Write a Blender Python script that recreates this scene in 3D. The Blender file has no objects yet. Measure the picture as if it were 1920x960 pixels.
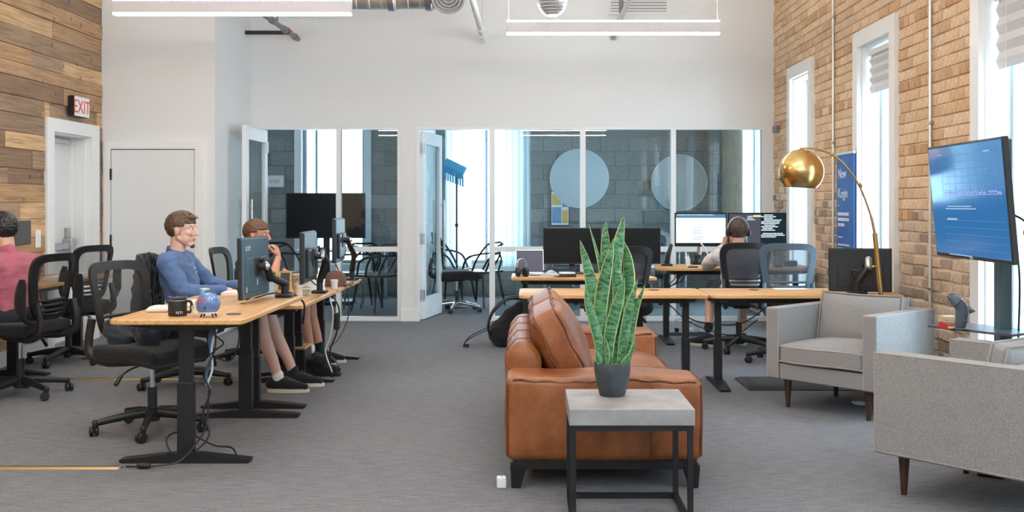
import bpy, bmesh, math, random
from mathutils import Vector, Matrix, Quaternion, Euler

# ------------------------------------------------------------------ camera, sky, exposure
SC = bpy.context.scene
COL = SC.collection
random.seed(7)
PI = math.pi

CAM_H = 1.28
cam_d = bpy.data.cameras.new('camera')
cam = bpy.data.objects.new('camera', cam_d)
COL.objects.link(cam)
cam.location = (0, 0, CAM_H)
cam.rotation_euler = (PI / 2, 0, 0)
cam_d.sensor_width = 36
cam_d.lens = 36 * 1950 / 1920
cam_d.shift_x = -32 / 1920
cam_d.shift_y = -97 / 1920
cam_d.clip_start = .05
cam_d.clip_end = 200
SC.camera = cam

SKY_STRENGTH = 8.0
world = bpy.data.worlds.new('sky')
SC.world = world
world.use_nodes = True
wn = world.node_tree
wn.nodes['Background'].inputs[0].default_value = (.70, .88, 1.0, 1)
wn.nodes['Background'].inputs[1].default_value = SKY_STRENGTH

SC.view_settings.view_transform = 'Standard'
SC.view_settings.look = 'None'
SC.view_settings.gamma = 1
SC.view_settings.use_curve_mapping = False
SC.view_settings.exposure = 0.52
SC.cycles.max_bounces = 10
SC.cycles.diffuse_bounces = 5
SC.cycles.glossy_bounces = 4
SC.cycles.transparent_max_bounces = 16
SC.cycles.caustics_reflective = False
SC.cycles.caustics_refractive = False
SC.cycles.sample_clamp_indirect = 6
LAMP_DOWN = 26
LAMP_UP = 56

# ------------------------------------------------------------------ mesh builder
class MB:
    """Collects shapes; build() links them as ONE mesh object."""
    def __init__(s, M=None):
        s.v = []; s.f = []; s.uv = []; s.M = M; s.wn = False; s.mi = []; s.cm = 0
    def add(s, vs, fs, uvs=None):
        o = len(s.v)
        if s.M is not None:
            vs = [s.M @ Vector(p) for p in vs]
        s.v.extend(tuple(p) for p in vs)
        s.f.extend(tuple(i + o for i in f) for f in fs)
        s.mi.extend([s.cm] * len(fs))
        if uvs: s.uv.extend(uvs)
        return s
    def box(s, x0, x1, y0, y1, z0, z1):
        v = [(x, y, z) for x in (x0, x1) for y in (y0, y1) for z in (z0, z1)]
        return s.add(v, [(0, 1, 3, 2), (4, 6, 7, 5), (0, 4, 5, 1), (2, 3, 7, 6), (0, 2, 6, 4), (1, 5, 7, 3)])
    def rbox(s, x0, x1, y0, y1, z0, z1, r=.01, seg=2, mid=1, fn=None):
        c = Vector(((x0 + x1) / 2, (y0 + y1) / 2, (z0 + z1) / 2))
        h = (abs(x1 - x0) / 2, abs(y1 - y0) / 2, abs(z1 - z0) / 2)
        r = min(r, min(h) * .999)
        def coords(a):
            l = [-a + r * (1 - math.cos(k / seg * PI / 2)) * .0 - 0 + r * k / seg for k in range(seg)]
            m = [-(a - r) + 2 * (a - r) * k / mid for k in range(mid + 1)]
            return l + m + [-q for q in reversed(l)]
        cs = [coords(a) for a in h]
        idx = {}; vs = []; fs = []
        def vert(p):
            k = (round(p[0], 6), round(p[1], 6), round(p[2], 6))
            if k not in idx:
                inn = Vector([max(-(h[i] - r), min(h[i] - r, p[i])) for i in range(3)])
                d = Vector(p) - inn
                # square the corner parametrisation so steps are even in angle
                d = Vector([math.tan(q / r * PI / 4) * r if r > 0 else q for q in d])
                q = inn + (d.normalized() * r if d.length > 1e-9 else Vector())
                q = q + c
                if fn: q = Vector(fn(q, ((p[0]) / h[0], (p[1]) / h[1], (p[2]) / h[2])))
                idx[k] = len(vs); vs.append(q)
            return idx[k]
        for ax in range(3):
            a1, a2 = (ax + 1) % 3, (ax + 2) % 3
            for sgn in (-1, 1):
                g = []
                for u in cs[a1]:
                    row = []
                    for w in cs[a2]:
                        p = [0, 0, 0]; p[ax] = sgn * h[ax]; p[a1] = u; p[a2] = w
                        row.append(vert(p))
                    g.append(row)
                for i in range(len(g) - 1):
                    for j in range(len(g[0]) - 1):
                        q = (g[i][j], g[i + 1][j], g[i + 1][j + 1], g[i][j + 1])
                        fs.append(q if sgn > 0 else q[::-1])
        s.wn = True
        return s.add(vs, fs)
    def tube(s, pts, r, n=8, closed=False, flat=None, caps=True):
        """swept round (or flattened: flat=(a,b) scale) tube"""
        P = [Vector(p) for p in pts]; m = len(P)
        R = r if isinstance(r, (list, tuple)) else [r] * m
        T = []
        for i in range(m):
            if closed: t = P[(i + 1) % m] - P[i - 1]
            else: t = P[min(i + 1, m - 1)] - P[max(i - 1, 0)]
            T.append(t.normalized() if t.length > 1e-9 else Vector((0, 0, 1)))
        up = Vector((0, 0, 1))
        if abs(T[0].dot(up)) > .95: up = Vector((1, 0, 0))
        nx = T[0].cross(up).normalized()
        vs = []; fs = []
        for i in range(m):
            nx = (nx - T[i] * nx.dot(T[i]))
            nx = nx.normalized() if nx.length > 1e-6 else T[i].orthogonal().normalized()
            ny = T[i].cross(nx)
            fa, fb = flat if flat else (1, 1)
            for k in range(n):
                a = 2 * PI * (k + .5 * (n == 4)) / n
                vs.append(P[i] + (nx * math.cos(a) * fa + ny * math.sin(a) * fb) * R[i])
        rng = m if closed else m - 1
        for i in range(rng):
            j = (i + 1) % m
            for k in range(n):
                l = (k + 1) % n
                fs.append((i * n + k, i * n + l, j * n + l, j * n + k))
        if caps and not closed:
            fs.append(tuple(range(n))[::-1]); fs.append(tuple((m - 1) * n + k for k in range(n)))
        return s.add(vs, fs)
    def cap(s, p, q, r0, r1, n=12):
        """closed capsule with tapered radii"""
        p = Vector(p); q = Vector(q); d = (q - p); L = d.length
        if L < 1e-6: return s.ell(p, (r0, r0, r0))
        d /= L
        pts = []; rr = []
        for k in range(5):
            a = PI / 2 * k / 4
            pts.append(p - d * r0 * math.cos(a)); rr.append(max(r0 * math.sin(a), 1e-4))
        for k in range(5):
            a = PI / 2 * k / 4
            pts.append(q + d * r1 * math.sin(a)); rr.append(max(r1 * math.cos(a), 1e-4))
        return s.tube(pts, rr, n)
    def limb(s, pts, rad, n=12):
        for i in range(len(pts) - 1): s.cap(pts[i], pts[i + 1], rad[i], rad[i + 1], n)
        return s
    def lathe(s, prof, n=24, c=(0, 0, 0), R=None, close=False):
        vs = []; fs = []; c = Vector(c); m = len(prof)
        for (r, z) in prof:
            for k in range(n):
                a = 2 * PI * k / n
                p = Vector((r * math.cos(a), r * math.sin(a), z))
                if R is not None: p = R @ p
                vs.append(p + c)
        for i in range(m - 1 + (1 if close else 0)):
            j = (i + 1) % m
            for k in range(n):
                l = (k + 1) % n
                fs.append((i * n + k, i * n + l, j * n + l, j * n + k))
        if not close:
            if prof[0][0] > 1e-5: fs.append(tuple(range(n))[::-1])
            if prof[-1][0] > 1e-5: fs.append(tuple((m - 1) * n + k for k in range(n)))
        return s.add(vs, fs)
    def ell(s, c, r, n=16, m=10, R=None):
        if not isinstance(r, (tuple, list)): r = (r, r, r)
        c = Vector(c); vs = []; fs = []
        vs.append(Vector((0, 0, -r[2])))
        for i in range(1, m):
            a = -PI / 2 + PI * i / m
            for k in range(n):
                b = 2 * PI * k / n
                vs.append(Vector((r[0] * math.cos(a) * math.cos(b), r[1] * math.cos(a) * math.sin(b), r[2] * math.sin(a))))
        vs.append(Vector((0, 0, r[2])))
        for k in range(n): fs.append((0, 1 + (k + 1) % n, 1 + k))
        for i in range(m - 2):
            for k in range(n):
                l = (k + 1) % n
                fs.append((1 + i * n + k, 1 + i * n + l, 1 + (i + 1) * n + l, 1 + (i + 1) * n + k))
        t = len(vs) - 1
        for k in range(n): fs.append((t, 1 + (m - 2) * n + k, 1 + (m - 2) * n + (k + 1) % n))
        if R is not None: vs = [R @ p for p in vs]
        return s.add([p + c for p in vs], fs)
    def prism(s, poly, h0, h1, axis='z'):
        """polygon (ccw list of 2D points) extruded along an axis"""
        def m(a, b, h):
            return {'z': (a, b, h), 'y': (a, h, b), 'x': (h, a, b)}[axis]
        n = len(poly)
        vs = [m(a, b, h0) for a, b in poly] + [m(a, b, h1) for a, b in poly]
        fs = [tuple(range(n))[::-1], tuple(range(n, 2 * n))]
        for i in range(n):
            j = (i + 1) % n
            fs.append((i, j, n + j, n + i))
        return s.add(vs, fs)
    def beam(s, p, q, w, h, w2=None, h2=None):
        """square bar from p to q"""
        p = Vector(p); q = Vector(q); d = (q - p).normalized()
        up = Vector((0, 0, 1))
        if abs(d.dot(up)) > .98: up = Vector((0, 1, 0))
        a = d.cross(up).normalized(); b = a.cross(d)
        w2 = w if w2 is None else w2; h2 = h if h2 is None else h2
        vs = []
        for P, W, H in ((p, w, h), (q, w2, h2)):
            for i, j in ((-1, -1), (1, -1), (1, 1), (-1, 1)):
                vs.append(P + a * i * W / 2 + b * j * H / 2)
        return s.add(vs, [(3, 2, 1, 0), (4, 5, 6, 7), (0, 1, 5, 4), (1, 2, 6, 5), (2, 3, 7, 6), (3, 0, 4, 7)])
    def sheet(s, grid, th=.002, dirn=None):
        """thick sheet through a grid of points [rows][cols]"""
        R = len(grid); C = len(grid[0])
        vs = []; N = []
        for i in range(R):
            for j in range(C):
                p = Vector(grid[i][j])
                a = Vector(grid[min(i + 1, R - 1)][j]) - Vector(grid[max(i - 1, 0)][j])
                b = Vector(grid[i][min(j + 1, C - 1)]) - Vector(grid[i][max(j - 1, 0)])
                n = a.cross(b)
                n = n.normalized() if n.length > 1e-9 else Vector((0, 0, 1))
                vs.append(p + n * th / 2); N.append(p - n * th / 2)
        k = R * C
        ok = lambda i, j: i * C + j
        fs = []
        for i in range(R - 1):
            for j in range(C - 1):
                fs.append((ok(i, j), ok(i + 1, j), ok(i + 1, j + 1), ok(i, j + 1)))
                fs.append((k + ok(i, j), k + ok(i, j + 1), k + ok(i + 1, j + 1), k + ok(i + 1, j)))
        edge = [ok(0, j) for j in range(C)] + [ok(i, C - 1) for i in range(1, R)] + \
               [ok(R - 1, j) for j in range(C - 2, -1, -1)] + [ok(i, 0) for i in range(R - 2, 0, -1)]
        for a in range(len(edge)):
            p, q = edge[a], edge[(a + 1) % len(edge)]
            fs.append((p, q, k + q, k + p))
        return s.add(vs + N, fs)
    def build(s, name, mat, parent=None, smooth=True, ang=38, kind=None, label=None):
        me = bpy.data.meshes.new(name)
        me.from_pydata(s.v, [], s.f)
        mats = mat if isinstance(mat, (list, tuple)) else [mat]
        for m in mats: me.materials.append(m)
        if len(mats) > 1: me.polygons.foreach_set('material_index', s.mi)
        if s.uv:
            l = me.uv_layers.new(name='uv')
            for lp in me.loops:
                l.data[lp.index].uv = s.uv[lp.vertex_index]
        fix_normals(me)
        if smooth:
            me.polygons.foreach_set('use_smooth', [True] * len(me.polygons))
            me.set_sharp_from_angle(angle=math.radians(ang))
        me.update()
        o = bpy.data.objects.new(name, me)
        COL.objects.link(o)
        if parent is not None: o.parent = parent
        if smooth and s.wn:
            w = o.modifiers.new('normals', 'WEIGHTED_NORMAL'); w.keep_sharp = True
        if kind: o['kind'] = kind
        if label: o['label'] = label
        return o

def fix_normals(me):
    b = bmesh.new(); b.from_mesh(me)
    bmesh.ops.recalc_face_normals(b, faces=b.faces)
    b.to_mesh(me); b.free()

def tag(o, label, cat, group=None, kind=None):
    o['label'] = label; o['category'] = cat
    if group: o['group'] = group
    if kind: o['kind'] = kind
    return o

def thing(name, label, cat, loc=(0, 0, 0), rz=0, group=None, kind=None):
    o = bpy.data.objects.new(name, None)
    COL.objects.link(o)
    o.location = loc; o.rotation_euler = (0, 0, rz); o.empty_display_size = .1
    return tag(o, label, cat, group, kind)

def struct(name, mb, mat, label, cat, smooth=False):
    o = mb.build(name, mat, None, smooth)
    return tag(o, label, cat, None, 'structure')

def copy_tree(o, parent=None):
    c = o.copy(); COL.objects.link(c)
    if parent is not None: c.parent = parent
    for ch in list(o.children): copy_tree(ch, c)
    return c

def at(px, py, Y):
    """a point of the place at depth Y seen at a pixel of the photograph"""
    return Vector(((px - 992) * Y / 1950, Y, CAM_H - (py - 383) * Y / 1950))

def loc2(root, p):
    """world point -> local coordinates of a thing turned about z"""
    d = Vector(p) - Vector(root.location)
    return Matrix.Rotation(-root.rotation_euler.z, 3, 'Z') @ d

def bez(pts, n=24):
    """Catmull-Rom curve through points"""
    P = [Vector(p) for p in pts]
    P = [P[0] * 2 - P[1]] + P + [P[-1] * 2 - P[-2]]
    out = []
    segs = len(P) - 3
    for i in range(segs):
        k = max(2, n // segs)
        for j in range(k):
            t = j / k
            a, b, c, d = P[i:i + 4]
            out.append(.5 * ((2 * b) + (c - a) * t + (2 * a - 5 * b + 4 * c - d) * t * t + (3 * b - a - 3 * c + d) * t ** 3))
    out.append(P[-2])
    return out

def lettering(txt, size, mat, parent, loc, rot, align='LEFT', ext=.0008, name='lettering'):
    c = bpy.data.curves.new(name, 'FONT')
    c.body = txt; c.size = size; c.extrude = ext; c.align_x = align
    c.resolution_u = 2
    c.materials.append(mat)
    tmp = bpy.data.objects.new(name, c); COL.objects.link(tmp)
    me = bpy.data.meshes.new_from_object(tmp.evaluated_get(bpy.context.evaluated_depsgraph_get()))
    bpy.data.objects.remove(tmp); bpy.data.curves.remove(c)
    o = bpy.data.objects.new(name, me); COL.objects.link(o)
    o.parent = parent; o.location = loc; o.rotation_euler = rot
    return o

# ------------------------------------------------------------------ materials
def nmat(name):
    m = bpy.data.materials.new(name); m.use_nodes = True
    nt = m.node_tree; b = nt.nodes['Principled BSDF']
    return m, nt, b
def N(nt, t, **kw):
    n = nt.nodes.new(t)
    for k, v in kw.items():
        if k.startswith('i_'):
            key = k[2:]
            key = int(key) if key.isdigit() else key.replace('_', ' ')
            n.inputs[key].default_value = v
        else: setattr(n, k, v)
    return n
def L(nt, a, b): nt.links.new(a, b)
def c4(c): return (c[0], c[1], c[2], 1)
def plain(name, col, rough=.5, metal=0, bump=0, bscale=200, var=0, vscale=6, coat=0, sheen=0, spec=.5, emit=0, vstretch=None):
    m, nt, b = nmat(name)
    b.inputs['Base Color'].default_value = c4(col)
    b.inputs['Roughness'].default_value = rough
    b.inputs['Metallic'].default_value = metal
    b.inputs['Specular IOR Level'].default_value = spec
    if coat: b.inputs['Coat Weight'].default_value = coat
    if sheen: b.inputs['Sheen Weight'].default_value = sheen
    if emit:
        b.inputs['Emission Color'].default_value = c4(col); b.inputs['Emission Strength'].default_value = emit
    tc = N(nt, 'ShaderNodeTexCoord')
    if var:
        n = N(nt, 'ShaderNodeTexNoise', i_Scale=vscale, i_Detail=5)
        if vstretch:
            mp = N(nt, 'ShaderNodeMapping'); mp.inputs['Scale'].default_value = vstretch
            L(nt, tc.outputs['Object'], mp.inputs[0]); L(nt, mp.outputs[0], n.inputs['Vector'])
        else: L(nt, tc.outputs['Object'], n.inputs['Vector'])
        r = N(nt, 'ShaderNodeValToRGB')
        r.color_ramp.elements[0].position = .3; r.color_ramp.elements[1].position = .7
        r.color_ramp.elements[0].color = c4([q * (1 - var) for q in col])
        r.color_ramp.elements[1].color = c4([min(1, q * (1 + var)) for q in col])
        L(nt, n.outputs['Fac'], r.inputs[0]); L(nt, r.outputs[0], b.inputs['Base Color'])
    if bump:
        n2 = N(nt, 'ShaderNodeTexNoise', i_Scale=bscale, i_Detail=3)
        L(nt, tc.outputs['Object'], n2.inputs['Vector'])
        bp = N(nt, 'ShaderNodeBump', i_Strength=bump, i_Distance=.004)
        L(nt, n2.outputs['Fac'], bp.inputs['Height']); L(nt, bp.outputs[0], b.inputs['Normal'])
    return m
def ramp_of(nt, cols, const=False):
    r = N(nt, 'ShaderNodeValToRGB')
    if const: r.color_ramp.interpolation = 'CONSTANT'
    e = r.color_ramp.elements
    while len(e) < len(cols): e.new(.5)
    for i, c in enumerate(cols):
        e[i].position = i / len(cols) if const else i / (len(cols) - 1); e[i].color = c4(c)
    return r
def mix(nt, a, b, fac, mode='MIX'):
    m = N(nt, 'ShaderNodeMixRGB', blend_type=mode)
    for k, v in ((0, fac), (1, a), (2, b)):
        if hasattr(v, 'links') or hasattr(v, 'is_output'): L(nt, v, m.inputs[k])
        elif isinstance(v, (int, float)): m.inputs[k].default_value = v
        else: m.inputs[k].default_value = c4(v)
    return m.outputs[0]
def rnd(nt):
    """a random number for each piece, whether it is an object or an island of a joined mesh"""
    oi = N(nt, 'ShaderNodeObjectInfo'); g = N(nt, 'ShaderNodeNewGeometry')
    a = N(nt, 'ShaderNodeMath', operation='ADD'); f = N(nt, 'ShaderNodeMath', operation='FRACT')
    L(nt, oi.outputs['Random'], a.inputs[0]); L(nt, g.outputs['Random Per Island'], a.inputs[1]); L(nt, a.outputs[0], f.inputs[0])
    return f.outputs[0]

def m_planks(name, cols, stretch, rough=.65):
    m, nt, b = nmat(name)
    r = rnd(nt)
    cr = ramp_of(nt, cols, True); L(nt, r, cr.inputs[0])
    tc = N(nt, 'ShaderNodeTexCoord'); mp = N(nt, 'ShaderNodeMapping'); mp.inputs['Scale'].default_value = stretch
    of = N(nt, 'ShaderNodeVectorMath', operation='ADD'); ml = N(nt, 'ShaderNodeMath', operation='MULTIPLY', i_1=37.0)
    L(nt, r, ml.inputs[0]); L(nt, tc.outputs['Object'], mp.inputs[0]); L(nt, mp.outputs[0], of.inputs[0]); L(nt, ml.outputs[0], of.inputs[1])
    n = N(nt, 'ShaderNodeTexNoise', i_Scale=1.0, i_Detail=7, i_Roughness=.65, i_Distortion=.6); L(nt, of.outputs[0], n.inputs['Vector'])
    g = ramp_of(nt, [(.42, .40, .38), (1.0, 1.0, 1.0), (1.25, 1.22, 1.18)])
    g.color_ramp.elements[0].position = .32; g.color_ramp.elements[1].position = .55; g.color_ramp.elements[2].position = .8
    L(nt, n.outputs['Fac'], g.inputs[0])
    # knots and broad weathering
    n2 = N(nt, 'ShaderNodeTexNoise', i_Scale=3.2, i_Detail=2); L(nt, tc.outputs['Object'], n2.inputs['Vector'])
    k = ramp_of(nt, [(.78, .76, .74), (1.12, 1.1, 1.05)]); L(nt, n2.outputs['Fac'], k.inputs[0])
    vo = N(nt, 'ShaderNodeTexVoronoi', i_Scale=5.5); L(nt, tc.outputs['Object'], vo.inputs['Vector'])
    kn = ramp_of(nt, [(.3, .24, .2), (1, 1, 1)]); kn.color_ramp.elements[0].position = .06; kn.color_ramp.elements[1].position = .16
    L(nt, vo.outputs['Distance'], kn.inputs[0])
    c = mix(nt, cr.outputs[0], g.outputs[0], .8, 'MULTIPLY')
    c = mix(nt, c, k.outputs[0], .9, 'MULTIPLY')
    c = mix(nt, c, kn.outputs[0], .7, 'MULTIPLY')
    L(nt, c, b.inputs['Base Color']); b.inputs['Roughness'].default_value = rough
    bp = N(nt, 'ShaderNodeBump', i_Strength=.35, i_Distance=.004); L(nt, n.outputs['Fac'], bp.inputs['Height']); L(nt, bp.outputs[0], b.inputs['Normal'])
    return m

def m_brick(name, cols):
    m, nt, b = nmat(name)
    cr = ramp_of(nt, cols, True); L(nt, rnd(nt), cr.inputs[0])
    tc = N(nt, 'ShaderNodeTexCoord')
    n = N(nt, 'ShaderNodeTexNoise', i_Scale=28, i_Detail=6); L(nt, tc.outputs['Object'], n.inputs['Vector'])
    g = ramp_of(nt, [(.72, .7, .68), (1.1, 1.1, 1.1)]); g.color_ramp.elements[0].position = .3; g.color_ramp.elements[1].position = .7
    L(nt, n.outputs['Fac'], g.inputs[0])
    L(nt, mix(nt, cr.outputs[0], g.outputs[0], .8, 'MULTIPLY'), b.inputs['Base Color'])
    b.inputs['Roughness'].default_value = .85
    bp = N(nt, 'ShaderNodeBump', i_Strength=.6, i_Distance=.008); L(nt, n.outputs['Fac'], bp.inputs['Height']); L(nt, bp.outputs[0], b.inputs['Normal'])
    return m

def m_carpet():
    m, nt, b = nmat('carpet')
    tc = N(nt, 'ShaderNodeTexCoord')
    n1 = N(nt, 'ShaderNodeTexNoise', i_Scale=260, i_Detail=2); L(nt, tc.outputs['Object'], n1.inputs['Vector'])
    mp = N(nt, 'ShaderNodeMapping'); mp.inputs['Rotation'].default_value = (0, 0, .5); mp.inputs['Scale'].default_value = (9, 70, 1)
    L(nt, tc.outputs['Object'], mp.inputs[0])
    n2 = N(nt, 'ShaderNodeTexNoise', i_Scale=1.0, i_Detail=4, i_Roughness=.7); L(nt, mp.outputs[0], n2.inputs['Vector'])
    n3 = N(nt, 'ShaderNodeTexNoise', i_Scale=.9, i_Detail=3); L(nt, tc.outputs['Object'], n3.inputs['Vector'])
    r1 = ramp_of(nt, [(.034, .037, .046), (.365, .37, .39)]); r1.color_ramp.elements[0].position = .3; r1.color_ramp.elements[1].position = .72
    L(nt, n1.outputs['Fac'], r1.inputs[0])
    r2 = ramp_of(nt, [(.60, .60, .62), (1.34, 1.33, 1.31)]); r2.color_ramp.elements[0].position = .3; r2.color_ramp.elements[1].position = .7
    L(nt, n2.outputs['Fac'], r2.inputs[0])
    r3 = ramp_of(nt, [(.9, .9, .93), (1.1, 1.08, 1.05)]); L(nt, n3.outputs['Fac'], r3.inputs[0])
    c = mix(nt, r1.outputs[0], r2.outputs[0], .75, 'MULTIPLY'); c = mix(nt, c, r3.outputs[0], 1.0, 'MULTIPLY')
    L(nt, c, b.inputs['Base Color']); b.inputs['Roughness'].default_value = .95; b.inputs['Specular IOR Level'].default_value = .15
    bp = N(nt, 'ShaderNodeBump', i_Strength=.5, i_Distance=.006); L(nt, n1.outputs['Fac'], bp.inputs['Height']); L(nt, bp.outputs[0], b.inputs['Normal'])
    return m

def m_leather():
    m, nt, b = nmat('tan_leather')
    tc = N(nt, 'ShaderNodeTexCoord')
    n1 = N(nt, 'ShaderNodeTexNoise', i_Scale=4.5, i_Detail=6, i_Roughness=.6, i_Distortion=.4); L(nt, tc.outputs['Object'], n1.inputs['Vector'])
    r = ramp_of(nt, [(.13, .037, .011), (.28, .088, .026), (.42, .158, .055)])
    r.color_ramp.elements[0].position = .28; r.color_ramp.elements[2].position = .75
    L(nt, n1.outputs['Fac'], r.inputs[0])
    n2 = N(nt, 'ShaderNodeTexNoise', i_Scale=60, i_Detail=4); L(nt, tc.outputs['Object'], n2.inputs['Vector'])
    g = ramp_of(nt, [(.8, .8, .8), (1.1, 1.1, 1.1)]); L(nt, n2.outputs['Fac'], g.inputs[0])
    L(nt, mix(nt, r.outputs[0], g.outputs[0], .8, 'MULTIPLY'), b.inputs['Base Color'])
    rr = ramp_of(nt, [(.28, .28, .28), (.5, .5, .5)]); L(nt, n1.outputs['Fac'], rr.inputs[0]); L(nt, rr.outputs[0], b.inputs['Roughness'])
    vo = N(nt, 'ShaderNodeTexVoronoi', i_Scale=170); L(nt, tc.outputs['Object'], vo.inputs['Vector'])
    ad = N(nt, 'ShaderNodeMath', operation='MULTIPLY_ADD', i_1=6.0); L(nt, n1.outputs['Fac'], ad.inputs[0]); L(nt, vo.outputs['Distance'], ad.inputs[2])
    bp = N(nt, 'ShaderNodeBump', i_Strength=.22, i_Distance=.004); L(nt, ad.outputs[0], bp.inputs['Height']); L(nt, bp.outputs[0], b.inputs['Normal'])
    return m

def m_fabric(name, col, var=.25, scale=420, bump=.5):
    m, nt, b = nmat(name)
    tc = N(nt, 'ShaderNodeTexCoord')
    n = N(nt, 'ShaderNodeTexNoise', i_Scale=scale, i_Detail=2, i_Roughness=.8); L(nt, tc.outputs['Object'], n.inputs['Vector'])
    r = ramp_of(nt, [[q * (1 - var) for q in col], [q * (1 + var) for q in col]]); r.color_ramp.elements[0].position = .35; r.color_ramp.elements[1].position = .65
    L(nt, n.outputs['Fac'], r.inputs[0])
    n3 = N(nt, 'ShaderNodeTexNoise', i_Scale=7, i_Detail=4); L(nt, tc.outputs['Object'], n3.inputs['Vector'])
    g = ramp_of(nt, [(.92, .92, .92), (1.06, 1.06, 1.06)]); L(nt, n3.outputs['Fac'], g.inputs[0])
    L(nt, mix(nt, r.outputs[0], g.outputs[0], 1.0, 'MULTIPLY'), b.inputs['Base Color'])
    b.inputs['Roughness'].default_value = .9; b.inputs['Sheen Weight'].default_value = .15; b.inputs['Specular IOR Level'].default_value = .2
    bp = N(nt, 'ShaderNodeBump', i_Strength=bump, i_Distance=.002); L(nt, n.outputs['Fac'], bp.inputs['Height']); L(nt, bp.outputs[0], b.inputs['Normal'])
    return m

def m_deskwood():
    m, nt, b = nmat('bamboo_desktop')
    tc = N(nt, 'ShaderNodeTexCoord'); mp = N(nt, 'ShaderNodeMapping'); mp.inputs['Scale'].default_value = (60, 2.5, 60)
    L(nt, tc.outputs['Object'], mp.inputs[0])
    n = N(nt, 'ShaderNodeTexNoise', i_Scale=1, i_Detail=5); L(nt, mp.outputs[0], n.inputs['Vector'])
    r = ramp_of(nt, [(.50, .25, .085), (.66, .37, .15), (.74, .45, .21)]); r.color_ramp.elements[0].position = .3; r.color_ramp.elements[2].position = .72
    L(nt, n.outputs['Fac'], r.inputs[0]); L(nt, r.outputs[0], b.inputs['Base Color'])
    b.inputs['Roughness'].default_value = .38
    return m

def m_glass(name='window_glass', tint=(.88, .96, .975), refl=1.0):
    m, nt, b = nmat(name); nt.nodes.remove(b)
    out = nt.nodes['Material Output']
    t = N(nt, 'ShaderNodeBsdfTransparent'); t.inputs[0].default_value = c4(tint)
    g = N(nt, 'ShaderNodeBsdfGlossy'); g.inputs['Roughness'].default_value = .01
    f = N(nt, 'ShaderNodeFresnel'); f.inputs['IOR'].default_value = 1.5
    k = N(nt, 'ShaderNodeMath', operation='MULTIPLY', i_1=refl); k.use_clamp = True
    gb = N(nt, 'ShaderNodeNewGeometry'); fb = N(nt, 'ShaderNodeMath', operation='SUBTRACT', i_0=1.0); L(nt, gb.outputs['Backfacing'], fb.inputs[1])
    ff = N(nt, 'ShaderNodeMath', operation='MULTIPLY'); L(nt, f.outputs[0], ff.inputs[0]); L(nt, fb.outputs[0], ff.inputs[1])
    L(nt, ff.outputs[0], k.inputs[0])
    mx = N(nt, 'ShaderNodeMixShader'); L(nt, k.outputs[0], mx.inputs[0]); L(nt, t.outputs[0], mx.inputs[1]); L(nt, g.outputs[0], mx.inputs[2])
    L(nt, mx.outputs[0], out.inputs['Surface'])
    return m
def m_net(name, col, hole):
    """woven mesh cloth: fine holes let part of the light through"""
    m, nt, b = nmat(name)
    b.inputs['Base Color'].default_value = c4(col); b.inputs['Roughness'].default_value = .7
    out = nt.nodes['Material Output']
    t = N(nt, 'ShaderNodeBsdfTransparent'); mx = N(nt, 'ShaderNodeMixShader')
    mx.inputs[0].default_value = hole
    L(nt, b.outputs[0], mx.inputs[1]); L(nt, t.outputs[0], mx.inputs[2]); L(nt, mx.outputs[0], out.inputs['Surface'])
    return m
def m_curtain():
    m, nt, b = nmat('sheer_curtain'); nt.nodes.remove(b)
    out = nt.nodes['Material Output']
    d = N(nt, 'ShaderNodeBsdfDiffuse'); d.inputs[0].default_value = (.9, .93, .95, 1)
    t = N(nt, 'ShaderNodeBsdfTranslucent'); t.inputs[0].default_value = (.92, .95, .96, 1)
    mx = N(nt, 'ShaderNodeMixShader'); mx.inputs[0].default_value = .6
    L(nt, d.outputs[0], mx.inputs[1]); L(nt, t.outputs[0], mx.inputs[2]); L(nt, mx.outputs[0], out.inputs['Surface'])
    return m
def m_glow(name, col, s):
    m, nt, b = nmat(name); nt.nodes.remove(b)
    e = N(nt, 'ShaderNodeEmission'); e.inputs[0].default_value = c4(col); e.inputs[1].default_value = s
    L(nt, e.outputs[0], nt.nodes['Material Output'].inputs['Surface'])
    return m
def m_leaf():
    m, nt, b = nmat('snake_plant_leaf')
    uv = N(nt, 'ShaderNodeUVMap'); uv.uv_map = 'uv'
    sp = N(nt, 'ShaderNodeSeparateXYZ'); L(nt, uv.outputs[0], sp.inputs[0])
    mp = N(nt, 'ShaderNodeMapping'); mp.inputs['Scale'].default_value = (1.4, 34, 1); L(nt, uv.outputs[0], mp.inputs[0])
    ad = N(nt, 'ShaderNodeVectorMath', operation='ADD'); L(nt, mp.outputs[0], ad.inputs[0])
    oi = N(nt, 'ShaderNodeObjectInfo'); ml = N(nt, 'ShaderNodeMath', operation='MULTIPLY', i_1=50.0); L(nt, oi.outputs['Random'], ml.inputs[0]); L(nt, ml.outputs[0], ad.inputs[1])
    n = N(nt, 'ShaderNodeTexNoise', i_Scale=1.0, i_Detail=4, i_Distortion=.8); L(nt, ad.outputs[0], n.inputs['Vector'])
    r = ramp_of(nt, [(.014, .06, .026), (.045, .165, .065), (.16, .36, .17)]); r.color_ramp.elements[0].position = .36; r.color_ramp.elements[1].position = .46; r.color_ramp.elements[2].position = .7
    L(nt, n.outputs['Fac'], r.inputs[0])
    a = N(nt, 'ShaderNodeMath', operation='SUBTRACT', i_1=.5); L(nt, sp.outputs[0], a.inputs[0])
    ab = N(nt, 'ShaderNodeMath', operation='ABSOLUTE'); L(nt, a.outputs[0], ab.inputs[0])
    gt = N(nt, 'ShaderNodeMath', operation='GREATER_THAN', i_1=.425); L(nt, ab.outputs[0], gt.inputs[0])
    L(nt, mix(nt, r.outputs[0], (.42, .52, .20), gt.outputs[0]), b.inputs['Base Color'])
    b.inputs['Roughness'].default_value = .38
    return m

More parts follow.
